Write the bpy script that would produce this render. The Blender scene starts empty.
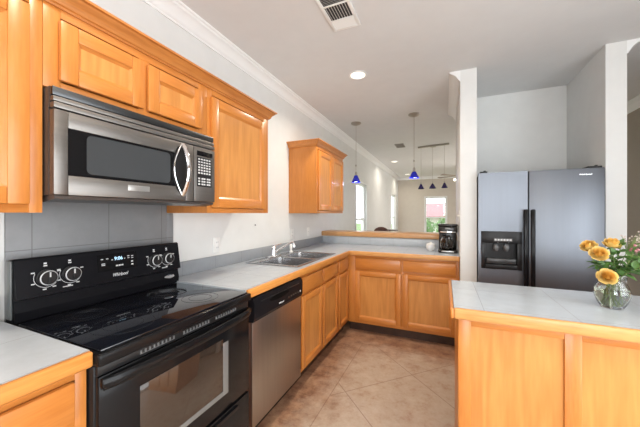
import bpy, bmesh, math, random
from mathutils import Vector, Matrix
random.seed(7)
S = bpy.context.scene
COL = S.collection
PI = math.pi
CEIL = 2.69

# ------------------------------------------------------------------ camera, world, lights, exposure
cam_d = bpy.data.cameras.new('camera'); cam_d.lens = 16.0; cam_d.sensor_width = 36.0; cam_d.clip_start = 0.02
cam = bpy.data.objects.new('camera', cam_d); COL.objects.link(cam)
cam.location = (1.635, 0, 1.337); cam.rotation_euler = (PI / 2, 0, math.atan(125 / 284.4))
S.camera = cam
W = bpy.data.worlds.new('world'); S.world = W; W.use_nodes = True
bgn = W.node_tree.nodes['Background']; bgn.inputs[0].default_value = (0.93, 0.97, 1.0, 1); bgn.inputs[1].default_value = 3.0
S.view_settings.view_transform = 'Standard'; S.view_settings.look = 'None'
S.view_settings.gamma = 1.0; S.view_settings.exposure = 0.2; S.view_settings.use_curve_mapping = False

def area(name, loc, d, sx, sy, power, color=(1, 1, 1)):
    l = bpy.data.lights.new(name, 'AREA'); l.shape = 'RECTANGLE'; l.size = sx; l.size_y = sy; l.energy = power; l.color = color
    o = bpy.data.objects.new(name, l); COL.objects.link(o); o.location = loc
    o.rotation_euler = Vector(d).to_track_quat('-Z', 'Z').to_euler()
    return o
area('fill_light_back', (2.4, -2.80, 1.2), (0, 1, 0.15), 1.8, 1.9, 82, (0.93, 0.97, 1.0))  # added fill from behind the camera, not a known window
area('fill_light_right', (4.05, 0.1, 1.1), (-1, 0, 0.15), 3.1, 2.1, 72, (0.93, 0.97, 1.0))  # added fill from the right; no patio door is known there
area('fill_light_far_room', (4.05, 7.8, 1.25), (-1, 0, 0.2), 2.6, 2.1, 46, (1.0, 0.83, 0.64))  # added warm fill for the far room, its door made up

def can_or_fill(x, y, power):
    l = bpy.data.lights.new('can_or_fill_light', 'AREA'); l.shape = 'DISK'; l.size = 0.13; l.energy = power; l.color = (1, 0.90, 0.76); l.spread = math.radians(150)
    o = bpy.data.objects.new('can_or_fill_light', l); COL.objects.link(o); o.location = (x, y, CEIL - 0.012)
CANS_AND_FILL = [(0.857, 2.69, 14), (0.43, 7.55, 5), (0.445, 10.2, 5), (0.857, 0.55, 7), (2.45, 0.55, 9), (0.857, -1.4, 12), (2.45, -1.4, 14)]  # last four are added fill without fixtures, out of view
for q in CANS_AND_FILL: can_or_fill(*q)

# ------------------------------------------------------------------ materials
def nodes(name):
    m = bpy.data.materials.new(name); m.use_nodes = True
    nt = m.node_tree; return m, nt, nt.nodes['Principled BSDF'], nt.links
def N(nt, t, **kw):
    n = nt.nodes.new(t)
    for k, v in kw.items(): setattr(n, k, v)
    return n
def mat(name, col, rough=0.5, metal=0.0, noise=0.0, nscale=8.0, bump=0.0, bscale=200.0, spec=0.5, coat=0.0, emit=None, es=0, aniso=0, stretch=(1, 1, 1)):
    m, nt, p, L = nodes(name)
    p.inputs['Base Color'].default_value = (*col, 1); p.inputs['Roughness'].default_value = rough
    p.inputs['Metallic'].default_value = metal; p.inputs['Specular IOR Level'].default_value = spec
    p.inputs['Coat Weight'].default_value = coat; p.inputs['Coat Roughness'].default_value = 0.08
    tc = N(nt, 'ShaderNodeTexCoord'); mp = N(nt, 'ShaderNodeMapping'); mp.inputs['Scale'].default_value = stretch
    L.new(tc.outputs['Object'], mp.inputs[0])
    nz = N(nt, 'ShaderNodeTexNoise'); nz.inputs['Scale'].default_value = nscale; nz.inputs['Detail'].default_value = 3
    L.new(mp.outputs[0], nz.inputs['Vector'])
    rp = N(nt, 'ShaderNodeValToRGB')
    rp.color_ramp.elements[0].position = 0.3; rp.color_ramp.elements[1].position = 0.7
    a = max(noise, 0.0)
    rp.color_ramp.elements[0].color = (*[c * (1 - a) for c in col], 1); rp.color_ramp.elements[1].color = (*[min(1, c * (1 + a)) for c in col], 1)
    L.new(nz.outputs['Fac'], rp.inputs[0]); L.new(rp.outputs[0], p.inputs['Base Color'])
    if bump:
        n2 = N(nt, 'ShaderNodeTexNoise'); n2.inputs['Scale'].default_value = bscale; n2.inputs['Detail'].default_value = 2
        L.new(mp.outputs[0], n2.inputs['Vector'])
        b = N(nt, 'ShaderNodeBump'); b.inputs['Strength'].default_value = bump; b.inputs['Distance'].default_value = 0.002
        L.new(n2.outputs['Fac'], b.inputs['Height']); L.new(b.outputs[0], p.inputs['Normal'])
    if emit:
        p.inputs['Emission Color'].default_value = (*emit, 1); p.inputs['Emission Strength'].default_value = es
    if aniso: p.inputs['Anisotropic'].default_value = aniso
    return m
def wood(name, axis, dark=(0.50, 0.165, 0.028), light=(0.64, 0.250, 0.054), rough=0.33, figure=0.4, fine=130):
    m, nt, p, L = nodes(name)
    tc = N(nt, 'ShaderNodeTexCoord'); mp = N(nt, 'ShaderNodeMapping')
    st = [1, 1, 1]; st[axis] = 0.09
    mp.inputs['Scale'].default_value = st; L.new(tc.outputs['Object'], mp.inputs[0])
    oi = N(nt, 'ShaderNodeObjectInfo')
    va = N(nt, 'ShaderNodeVectorMath', operation='MULTIPLY_ADD')
    cmb = N(nt, 'ShaderNodeCombineXYZ')
    for i in range(3): L.new(oi.outputs['Random'], cmb.inputs[i])
    va.inputs[1].default_value = (9, 7, 3); L.new(cmb.outputs[0], va.inputs[0]); L.new(mp.outputs[0], va.inputs[2])
    n1 = N(nt, 'ShaderNodeTexNoise'); n1.inputs['Scale'].default_value = 6; n1.inputs['Detail'].default_value = 2; L.new(va.outputs[0], n1.inputs['Vector'])
    # contour lines of a stretched noise give cathedral figure
    mu = N(nt, 'ShaderNodeMath', operation='MULTIPLY'); mu.inputs[1].default_value = 48; L.new(n1.outputs['Fac'], mu.inputs[0])
    sn = N(nt, 'ShaderNodeMath', operation='SINE'); L.new(mu.outputs[0], sn.inputs[0])
    n2 = N(nt, 'ShaderNodeTexNoise'); n2.inputs['Scale'].default_value = fine; n2.inputs['Detail'].default_value = 2; L.new(va.outputs[0], n2.inputs['Vector'])
    n3 = N(nt, 'ShaderNodeTexNoise'); n3.inputs['Scale'].default_value = 3.0; L.new(va.outputs[0], n3.inputs['Vector'])
    f1 = N(nt, 'ShaderNodeMath', operation='MULTIPLY_ADD'); f1.inputs[1].default_value = 0.13 * figure; L.new(sn.outputs[0], f1.inputs[0])
    f2 = N(nt, 'ShaderNodeMath', operation='MULTIPLY'); f2.inputs[1].default_value = 0.55; L.new(n2.outputs['Fac'], f2.inputs[0]); L.new(f2.outputs[0], f1.inputs[2])
    f3 = N(nt, 'ShaderNodeMath', operation='MULTIPLY_ADD'); f3.inputs[1].default_value = 0.35; L.new(n3.outputs['Fac'], f3.inputs[0]); L.new(f1.outputs[0], f3.inputs[2])
    rp = N(nt, 'ShaderNodeValToRGB'); rp.color_ramp.elements[0].position = 0.18; rp.color_ramp.elements[1].position = 0.70
    rp.color_ramp.elements[0].color = (*dark, 1); rp.color_ramp.elements[1].color = (*light, 1)
    L.new(f3.outputs[0], rp.inputs[0]); L.new(rp.outputs[0], p.inputs['Base Color'])
    p.inputs['Roughness'].default_value = rough; p.inputs['Coat Weight'].default_value = 0.12; p.inputs['Coat Roughness'].default_value = 0.18
    b = N(nt, 'ShaderNodeBump'); b.inputs['Strength'].default_value = 0.08; b.inputs['Distance'].default_value = 0.001
    L.new(n2.outputs['Fac'], b.inputs['Height']); L.new(b.outputs[0], p.inputs['Normal'])
    return m
def tile(name, axes, size, off, col, grout, rough=0.25, gw=0.004):
    """square tiles of 'size' m laid on the plane of the two given axes"""
    m, nt, p, L = nodes(name)
    tc = N(nt, 'ShaderNodeTexCoord'); sx = N(nt, 'ShaderNodeSeparateXYZ'); L.new(tc.outputs['Object'], sx.inputs[0])
    ds = []
    for i, ax in enumerate(axes):
        a = N(nt, 'ShaderNodeMath', operation='ADD'); a.inputs[1].default_value = -off[i] + 100 * size; L.new(sx.outputs[ax], a.inputs[0])
        b = N(nt, 'ShaderNodeMath', operation='MODULO'); b.inputs[1].default_value = size; L.new(a.outputs[0], b.inputs[0])
        c = N(nt, 'ShaderNodeMath', operation='LESS_THAN'); c.inputs[1].default_value = gw; L.new(b.outputs[0], c.inputs[0]); ds.append(c)
    mx = N(nt, 'ShaderNodeMath', operation='MAXIMUM'); L.new(ds[0].outputs[0], mx.inputs[0]); L.new(ds[1].outputs[0], mx.inputs[1])
    nz = N(nt, 'ShaderNodeTexNoise'); nz.inputs['Scale'].default_value = 14; nz.inputs['Detail'].default_value = 6; nz.inputs['Roughness'].default_value = 0.7; L.new(tc.outputs['Object'], nz.inputs['Vector'])
    rp = N(nt, 'ShaderNodeValToRGB'); rp.color_ramp.elements[0].position = 0.3; rp.color_ramp.elements[1].position = 0.72
    rp.color_ramp.elements[0].color = (*[c * 0.94 for c in col], 1); rp.color_ramp.elements[1].color = (*[min(1, c * 1.05) for c in col], 1)
    L.new(nz.outputs['Fac'], rp.inputs[0])
    mi = N(nt, 'ShaderNodeMix', data_type='RGBA'); L.new(mx.outputs[0], mi.inputs['Factor']); L.new(rp.outputs[0], mi.inputs['A']); mi.inputs['B'].default_value = (*grout, 1)
    L.new(mi.outputs['Result'], p.inputs['Base Color']); p.inputs['Roughness'].default_value = rough
    b = N(nt, 'ShaderNodeBump'); b.inputs['Strength'].default_value = 0.3; b.inputs['Distance'].default_value = 0.002; b.invert = True
    L.new(mx.outputs[0], b.inputs['Height']); L.new(b.outputs[0], p.inputs['Normal'])
    return m
def floor_material():
    m, nt, p, L = nodes('stained concrete')
    tc = N(nt, 'ShaderNodeTexCoord'); sx = N(nt, 'ShaderNodeSeparateXYZ'); L.new(tc.outputs['Object'], sx.inputs[0])
    def M(op, a, b=None, c=None):
        n = N(nt, 'ShaderNodeMath', operation=op)
        for i, q in enumerate((a, b, c)):
            if q is None: continue
            if hasattr(q, 'default_value') or hasattr(q, 'links'): L.new(q, n.inputs[i])
            else: n.inputs[i].default_value = q
        return n.outputs[0]
    x, y = sx.outputs[0], sx.outputs[1]
    n0 = N(nt, 'ShaderNodeTexNoise'); n0.inputs['Scale'].default_value = 3.0; n0.inputs['Detail'].default_value = 7; n0.inputs['Roughness'].default_value = 0.72; L.new(tc.outputs['Object'], n0.inputs['Vector'])
    n1 = N(nt, 'ShaderNodeTexNoise'); n1.inputs['Scale'].default_value = 9; n1.inputs['Detail'].default_value = 8; n1.inputs['Roughness'].default_value = 0.75; L.new(tc.outputs['Object'], n1.inputs['Vector'])
    jx = M('MULTIPLY_ADD', n0.outputs['Fac'], 0.9, -0.45)
    # the dyed border band runs round the kitchen by the cabinets
    ex = M('SUBTRACT', 0.90, M('ADD', x, jx)); ey = M('SUBTRACT', M('ADD', y, jx), 2.74)
    e = M('MAXIMUM', ex, ey)
    band = N(nt, 'ShaderNodeMapRange'); band.inputs['From Min'].default_value = -0.10; band.inputs['From Max'].default_value = 0.20; L.new(e, band.inputs['Value'])
    far = M('LESS_THAN', y, 4.0); bandf = M('MULTIPLY', band.outputs[0], far)
    base = N(nt, 'ShaderNodeValToRGB'); cr = base.color_ramp
    cr.elements[0].position = 0.30; cr.elements[0].color = (0.36, 0.22, 0.14, 1); cr.elements[1].position = 0.72; cr.elements[1].color = (0.54, 0.455, 0.37, 1)
    q = cr.elements.new(0.46); q.color = (0.46, 0.36, 0.275, 1)
    L.new(n1.outputs['Fac'], base.inputs[0])
    dk = N(nt, 'ShaderNodeValToRGB'); cr = dk.color_ramp
    cr.elements[0].position = 0.35; cr.elements[0].color = (0.17, 0.075, 0.045, 1); cr.elements[1].position = 0.68; cr.elements[1].color = (0.46, 0.27, 0.16, 1)
    L.new(n1.outputs['Fac'], dk.inputs[0])
    mi = N(nt, 'ShaderNodeMix', data_type='RGBA'); L.new(bandf, mi.inputs['Factor']); L.new(base.outputs[0], mi.inputs['A']); L.new(dk.outputs[0], mi.inputs['B'])
    # scored lines: diagonals inside a straight border cut
    g = 0.0065
    def ln(v, off, per, w): return M('LESS_THAN', M('MODULO', M('ADD', v, 100 * per - off + w / 2), per), w)
    d1 = ln(M('ADD', x, y), 2.98, 0.87, g * 1.4); d2 = ln(M('SUBTRACT', y, x), 1.08, 0.87, g * 1.4)
    inside = M('MULTIPLY', M('GREATER_THAN', x, 0.86), M('LESS_THAN', y, 2.86))
    dd = M('MULTIPLY', M('MAXIMUM', d1, d2), inside)
    b1 = M('MULTIPLY', M('LESS_THAN', M('ABSOLUTE', M('SUBTRACT', x, 0.86)), g / 2), M('LESS_THAN', y, 2.86))
    b2 = M('MULTIPLY', M('LESS_THAN', M('ABSOLUTE', M('SUBTRACT', y, 2.86)), g / 2), M('GREATER_THAN', x, 0.86))
    al = M('MAXIMUM', dd, M('MAXIMUM', b1, b2))
    m2 = N(nt, 'ShaderNodeMix', data_type='RGBA'); L.new(M('MULTIPLY', al, 0.5), m2.inputs['Factor']); L.new(mi.outputs['Result'], m2.inputs['A']); m2.inputs['B'].default_value = (0.17, 0.07, 0.04, 1)
    L.new(m2.outputs['Result'], p.inputs['Base Color'])
    p.inputs['Roughness'].default_value = 0.36; p.inputs['Specular IOR Level'].default_value = 0.4
    return m
def pane_material():
    m = bpy.data.materials.new('window glass'); m.use_nodes = True; nt = m.node_tree; nt.nodes.clear()
    o = nt.nodes.new('ShaderNodeOutputMaterial'); mx = nt.nodes.new('ShaderNodeMixShader'); t = nt.nodes.new('ShaderNodeBsdfTransparent'); g = nt.nodes.new('ShaderNodeBsdfGlossy')
    g.inputs['Roughness'].default_value = 0.02; mx.inputs[0].default_value = 0.06
    nt.links.new(t.outputs[0], mx.inputs[1]); nt.links.new(g.outputs[0], mx.inputs[2]); nt.links.new(mx.outputs[0], o.inputs[0])
    return m
def glass(name, col=(1, 1, 1), ior=1.45, rough=0.0):
    m, nt, p, L = nodes(name)
    p.inputs['Base Color'].default_value = (*col, 1); p.inputs['Transmission Weight'].default_value = 1; p.inputs['Roughness'].default_value = rough; p.inputs['IOR'].default_value = ior
    return m

WZ = wood('oak grain upright', 2); WY = wood('oak grain along the wall', 1); WX = wood('oak grain across', 0)
WPZ = wood('oak panel upright', 2, (0.50, 0.195, 0.042), (0.66, 0.292, 0.076), figure=1.0, fine=70)
EDGE_Y = wood('oak edge along the wall', 1, (0.52, 0.19, 0.035), (0.76, 0.34, 0.085)); EDGE_X = wood('oak edge across', 0, (0.52, 0.22, 0.06), (0.76, 0.40, 0.14))
CROWN_Y = wood('oak moulding', 1, (0.42, 0.14, 0.03), (0.64, 0.26, 0.065))
WALLP = mat('wall paint greige', (0.74, 0.75, 0.74), 0.7, noise=0.02, bump=0.05, bscale=250)
HALLP = mat('hall wall taupe with shade', (0.36, 0.315, 0.265), 0.7, noise=0.02, bump=0.05, bscale=250)  # hall lies in shadow; that shade is mixed into this taupe
LIVP = mat('wall paint beige', (0.62, 0.57, 0.51), 0.7, noise=0.02, bump=0.05, bscale=250)
CEILP = mat('ceiling paint', (0.73, 0.735, 0.735), 0.8, noise=0.015, bump=0.08, bscale=150)
WHITE = mat('white trim paint', (0.86, 0.875, 0.88), 0.35, noise=0.01)
PLATE = mat('white plastic', (0.86, 0.86, 0.84), 0.3)
SLOT = mat('dark slot', (0.05, 0.05, 0.05), 0.5)
COUNT = tile('grey countertop tile', (0, 1), 0.305, (0.02, 0.02), (0.50, 0.55, 0.60), (0.36, 0.38, 0.40), 0.22, 0.003)
SPLASH_Y_SHADED = tile('grey splash tile shaded along wall', (1, 2), 0.305, (0.10, 0.90), (0.30, 0.32, 0.345), (0.21, 0.22, 0.23), 0.3, 0.003)  # same tile as the bar strip, darkened for its weaker light
SPLASH_X_LIT = tile('grey splash tile lit across', (0, 2), 0.305, (0.10, 0.90), (0.46, 0.50, 0.54), (0.36, 0.38, 0.40), 0.3, 0.003)  # same tile again, lightened for the stronger light on this side
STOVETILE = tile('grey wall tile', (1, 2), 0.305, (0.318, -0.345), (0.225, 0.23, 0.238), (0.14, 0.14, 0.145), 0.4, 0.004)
BLACK = mat('gloss black enamel', (0.008, 0.008, 0.009), 0.14, spec=0.2)
BLACKM = mat('satin black plastic', (0.013, 0.013, 0.014), 0.35, spec=0.3)
PANELB = mat('black control panel', (0.008, 0.008, 0.010), 0.30, spec=0.12)
BGLASS = mat('black ceramic glass', (0.005, 0.006, 0.010), 0.03, spec=0.9)
OVENG = mat('smoked oven glass', (0.035, 0.024, 0.018), 0.06, spec=0.9)
STEEL = mat('brushed stainless steel', (0.24, 0.225, 0.21), 0.40, 1.0, noise=0.05, nscale=60, stretch=(1, 0.03, 1), aniso=0.5)
STEELD = mat('dishwasher steel', (0.44, 0.40, 0.36), 0.34, 1.0, noise=0.04, nscale=60, stretch=(1, 1, 0.03))
STEELF = mat('fridge steel', (0.19, 0.205, 0.232), 0.42, 1.0, noise=0.02, nscale=50, stretch=(1, 1, 0.03))
FSIDE = mat('dark fridge case', (0.07, 0.075, 0.08), 0.45)
SINKS = mat('sink steel', (0.46, 0.46, 0.47), 0.26, 1.0, noise=0.03, nscale=30)
CHROME = mat('chrome', (0.86, 0.86, 0.88), 0.06, 1.0)
NICKEL = mat('brushed nickel', (0.45, 0.42, 0.38), 0.3, 1.0)
INK = mat('pale printed lettering', (0.62, 0.63, 0.64), 0.4)
INKD = mat('faint burner ring print', (0.030, 0.032, 0.036), 0.25)
MWGL = mat('grey microwave mesh glass', (0.050, 0.055, 0.060), 0.15, spec=0.45)
LCD = mat('blue clock digits', (0.3, 0.5, 0.7), 0.3, emit=(0.55, 0.80, 1.0), es=0.9)
LAMP = mat('lit lamp lens', (1, 0.95, 0.85), 0.5, emit=(1, 0.93, 0.80), es=1.3)
BULB = mat('lit bulb', (1, 0.95, 0.85), 0.5, emit=(1, 0.90, 0.72), es=7)
BLUEB = mat('glow of the blue pendant bulb', (0.6, 0.7, 1), 0.5, emit=(0.62, 0.70, 1.0), es=2.2)
BLUE = mat('cobalt blue glass', (0.008, 0.016, 0.42), 0.12, spec=0.8, emit=(0.01, 0.02, 0.5), es=0.08)
PURP = mat('unlit violet glass', (0.030, 0.018, 0.13), 0.15, spec=0.7)
FLOOR = floor_material(); PANE = pane_material(); GLASS = glass('clear glass', (0.97, 0.99, 0.98)); WATER = glass('water', (0.84, 0.88, 0.76), 1.33)
CARAFE = glass('carafe glass', (0.88, 0.88, 0.88))
COFFEE = mat('brewer plastic', (0.014, 0.013, 0.013), 0.22)
LEATHER = mat('brown leather', (0.085, 0.026, 0.016), 0.4, noise=0.25, nscale=14)
DARKW = mat('dark stained wood', (0.05, 0.025, 0.017), 0.35, noise=0.3, nscale=10)
CERAM = mat('white glazed ceramic', (0.82, 0.82, 0.80), 0.12)
VOID = mat('duct interior', (0.05, 0.05, 0.055), 0.8)
GREEN = mat('rose leaf green', (0.075, 0.17, 0.040), 0.4, noise=0.35, nscale=40)
STEMG = mat('stem green', (0.16, 0.22, 0.07), 0.5, noise=0.2, nscale=60)
YEL = mat('yellow rose petals', (0.93, 0.68, 0.26), 0.5, noise=0.16, nscale=35)
YELI = mat('orange rose heart', (0.90, 0.56, 0.13), 0.5, noise=0.12, nscale=35)
PINKB = mat('pink bud', (0.50, 0.20, 0.24), 0.5, noise=0.2, nscale=40)
FILL = mat('pale filler florets', (0.66, 0.55, 0.52), 0.6)

# ------------------------------------------------------------------ helpers
WL = {}
class MB:
    def __init__(s): s.b = bmesh.new()
    def _fin(s, geom, m, bev=0, seg=2):
        fs = set(f for f in geom if isinstance(f, bmesh.types.BMFace))
        vs = set(v for v in geom if isinstance(v, bmesh.types.BMVert))
        for v in vs: fs.update(v.link_faces)
        for f in fs: f.material_index = m
        if bev:
            es = set(e for f in fs for e in f.edges)
            bmesh.ops.bevel(s.b, geom=list(es), offset=bev, segments=seg, affect='EDGES', profile=0.5, clamp_overlap=True, material=-1)
    def box(s, x0, x1, y0, y1, z0, z1, m=0, bev=0, seg=2):
        x0, x1 = sorted((x0, x1)); y0, y1 = sorted((y0, y1)); z0, z1 = sorted((z0, z1))
        r = bmesh.ops.create_cube(s.b, size=1, matrix=Matrix.Translation(((x0 + x1) / 2, (y0 + y1) / 2, (z0 + z1) / 2)) @ Matrix.Diagonal((x1 - x0, y1 - y0, z1 - z0, 1)))
        s._fin(r['verts'], m, min(bev, 0.45 * min(x1 - x0, y1 - y0, z1 - z0)) if bev else 0, seg); return s
    def cyl(s, p0, p1, r0, r1=None, n=24, m=0, caps=True):
        r1 = r0 if r1 is None else r1; p0 = Vector(p0); p1 = Vector(p1); d = p1 - p0
        q = d.to_track_quat('Z', 'Y').to_matrix().to_4x4()
        r = bmesh.ops.create_cone(s.b, cap_ends=caps, segments=n, radius1=r0, radius2=r1, depth=d.length, matrix=Matrix.Translation((p0 + p1) / 2) @ q)
        s._fin(r['verts'], m); return s
    def sph(s, c, r, m=0, sub=2, sc=(1, 1, 1)):
        q = bmesh.ops.create_icosphere(s.b, subdivisions=sub, radius=r, matrix=Matrix.Translation(c) @ Matrix.Diagonal((*sc, 1))); s._fin(q['verts'], m); return s
    def lathe(s, prof, c, n=32, m=0, axis='z', closed=False):
        """prof: (radius, height) pairs"""
        rings = []
        for r, h in prof:
            ring = []
            for i in range(n):
                a = 2 * PI * i / n; u, v = r * math.cos(a), r * math.sin(a)
                p = (u, v, h) if axis == 'z' else ((h, u, v) if axis == 'x' else (u, h, -v))
                ring.append(s.b.verts.new((c[0] + p[0], c[1] + p[1], c[2] + p[2])))
            rings.append(ring)
        k = len(rings)
        for j in range(k if closed else k - 1):
            A, B = rings[j], rings[(j + 1) % k]
            for i in range(n):
                f = s.b.faces.new((A[i], A[(i + 1) % n], B[(i + 1) % n], B[i])); f.material_index = m
        if not closed:
            for ring, fl in ((rings[0], True), (rings[-1], False)):
                f = s.b.faces.new(ring[::-1] if fl else ring); f.material_index = m
        return s
    def tube(s, pts, r, n=10, m=0, closed=False, sc=None):
        pts = [Vector(p) for p in pts]; k = len(pts); rings = []; up = None
        rr = r if isinstance(r, (list, tuple)) else [r] * k
        for i, p in enumerate(pts):
            if closed: t = pts[(i + 1) % k] - pts[i - 1]
            else: t = pts[min(i + 1, k - 1)] - pts[max(i - 1, 0)]
            t.normalize()
            if up is None:
                up = Vector((0, 0, 1)) if abs(t.z) < 0.9 else Vector((1, 0, 0))
            a = up - t * up.dot(t); a.normalize(); b = t.cross(a); up = a
            k1, k2 = sc or (1, 1)
            rings.append([s.b.verts.new(p + a * (math.cos(2 * PI * j / n) * rr[i] * k1) + b * (math.sin(2 * PI * j / n) * rr[i] * k2)) for j in range(n)])
        for i in range(k if closed else k - 1):
            A, B = rings[i], rings[(i + 1) % k]
            for j in range(n):
                f = s.b.faces.new((A[j], A[(j + 1) % n], B[(j + 1) % n], B[j])); f.material_index = m
        if not closed:
            s.b.faces.new(rings[0][::-1]).material_index = m; s.b.faces.new(rings[-1]).material_index = m
        return s
    def prism(s, poly, axis, a, b, m=0, ends=None):
        """poly in the two other axes (x,z for axis y / y,z for axis x / x,y for z); ends: optional per-end mitre function"""
        def P(p, t):
            return (p[0], t, p[1]) if axis == 'y' else ((t, p[0], p[1]) if axis == 'x' else (p[0], p[1], t))
        e = ends or (lambda p, t: t)
        A = [s.b.verts.new(P(p, e(p, a))) for p in poly]; B = [s.b.verts.new(P(p, e(p, b))) for p in poly]; n = len(poly)
        for i in range(n): s.b.faces.new((A[i], A[(i + 1) % n], B[(i + 1) % n], B[i])).material_index = m
        s.b.faces.new(A[::-1]).material_index = m; s.b.faces.new(B).material_index = m; return s
    def quad(s, pts, m=0):
        s.b.faces.new([s.b.verts.new(p) for p in pts]).material_index = m; return s
    def done(s, name, mats, parent=None, angle=35, at=None, fixn=True):
        if fixn: bmesh.ops.recalc_face_normals(s.b, faces=s.b.faces[:])
        off = Vector(WL[parent.name]) if parent else Vector(at or (0, 0, 0))
        for v in s.b.verts: v.co -= off
        me = bpy.data.meshes.new(name); s.b.to_mesh(me); s.b.free()
        for q in (mats if isinstance(mats, (list, tuple)) else [mats]): me.materials.append(q)
        me.shade_smooth(); me.set_sharp_from_angle(angle=math.radians(angle))
        o = bpy.data.objects.new(name, me); COL.objects.link(o)
        if parent: o.parent = parent
        else: o.location = off
        WL[o.name] = tuple(off); return o
def tag(o, label=None, cat=None, group=None, kind=None):
    if label: o['label'] = label
    if cat: o['category'] = cat
    if group: o['group'] = group
    if kind: o['kind'] = kind
    return o
def thing(name, loc, label, cat, group=None):
    o = bpy.data.objects.new(name, None); COL.objects.link(o); o.location = loc; o.empty_display_size = 0.1
    WL[o.name] = tuple(loc); return tag(o, label, cat, group)
def struct(mb, name, mats, label=None, at=None): return tag(mb.done(name, mats, at=at), label, kind='structure')
def copy_tree(o, parent=None):
    c = o.copy(); COL.objects.link(c); WL[c.name] = WL[o.name]
    if parent: c.parent = parent
    for ch in [q for q in list(COL.objects) if q.parent == o]: copy_tree(ch, c)
    return c
def text(s, name, size, origin, mats, parent, face='+x', depth=0.0004, width=None, shear=0.0, lab=None):
    cu = bpy.data.curves.new('t', 'FONT'); cu.body = s; cu.size = size; cu.extrude = depth; cu.align_x = 'CENTER'; cu.align_y = 'CENTER'; cu.shear = shear; cu.offset = size * 0.012
    o = bpy.data.objects.new('t', cu); COL.objects.link(o); bpy.context.view_layer.update()
    me = bpy.data.meshes.new_from_object(o.evaluated_get(bpy.context.evaluated_depsgraph_get()))
    bpy.data.objects.remove(o); bpy.data.curves.remove(cu)
    xs = [v.co.x for v in me.vertices]; k = width / (max(xs) - min(xs)) if width else 1
    off = Vector(WL[parent.name])
    for v in me.vertices:
        a, b, c = v.co.x * k, v.co.y, v.co.z
        w = Vector((origin[0] + c, origin[1] + a, origin[2] + b)) if face == '+x' else Vector((origin[0] + a, origin[1] - c, origin[2] + b))
        v.co = w - off
    me.name = name; me.materials.clear(); me.materials.append(mats)
    ob = bpy.data.objects.new(name, me); COL.objects.link(ob); ob.parent = parent; WL[ob.name] = tuple(off)
    if lab: ob['label'] = lab
    return ob

# ------------------------------------------------------------------ the setting
YB, YF, XR, T = -2.6, 11.1, 3.75, 0.12
struct(MB().box(-T, XR + T, YB - T, YF + T, -0.1, 0), 'floor', FLOOR)
struct(MB().box(-T, XR + T, YB - T, YF + T, CEIL, CEIL + 0.12), 'ceiling', CEILP)
def wall_x(mb, x0, x1, ya, yb, holes):      # wall along y with rectangular holes (y0,y1,z0,z1)
    y = ya
    for (a, b, c, d) in sorted(holes):
        mb.box(x0, x1, y, a, 0, CEIL); mb.box(x0, x1, a, b, 0, c); mb.box(x0, x1, a, b, d, CEIL); y = b
    mb.box(x0, x1, y, yb, 0, CEIL); return mb
def wall_y(mb, y0, y1, xa, xb, holes):
    x = xa
    for (a, b, c, d) in sorted(holes):
        mb.box(x, a, y0, y1, 0, CEIL); mb.box(a, b, y0, y1, 0, c); mb.box(a, b, y0, y1, d, CEIL); x = b
    mb.box(x, xb, y0, y1, 0, CEIL); return mb
LW = [(5.50, 6.32, 0.45, 1.98), (9.55, 10.45, 0.45, 1.98)]
struct(wall_x(MB(), -T, 0, YB, YF, LW), 'wall_left', WALLP)
FW = [(0.97, 1.68, 0.45, 1.93)]
struct(wall_y(MB(), YF, YF + T, -T, XR + T, FW), 'wall_far', LIVP)
RW = [(-1.5, 1.7, 0.05, 2.15), (6.5, 9.1, 0.05, 2.15)]  # both openings unseen, placed to let the added fill in
struct(wall_x(MB(), XR, XR + T, YB, YF, RW), 'wall_right', HALLP)
BW = [(1.5, 3.3, 0.45, 2.2)]  # unseen opening, placed and sized for the rear fill lamp
struct(wall_y(MB(), YB - T, YB, -T, XR + T, BW), 'wall_back', WALLP)
# partition walls round the fridge
struct(MB().box(1.768, 1.905, 3.0, 4.25, 0, CEIL), 'wall_fridge_left', WALLP)
struct(MB().box(1.905, 2.81, 3.79, 3.91, 0, CEIL), 'wall_fridge_back', WALLP)
struct(MB().box(2.81, 2.937, 3.0, 4.25, 0, CEIL), 'wall_fridge_right', WALLP)
struct(MB().box(0.0, 1.768, 3.795, 3.92, 0, 1.018), 'wall_bar', WALLP)

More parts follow.
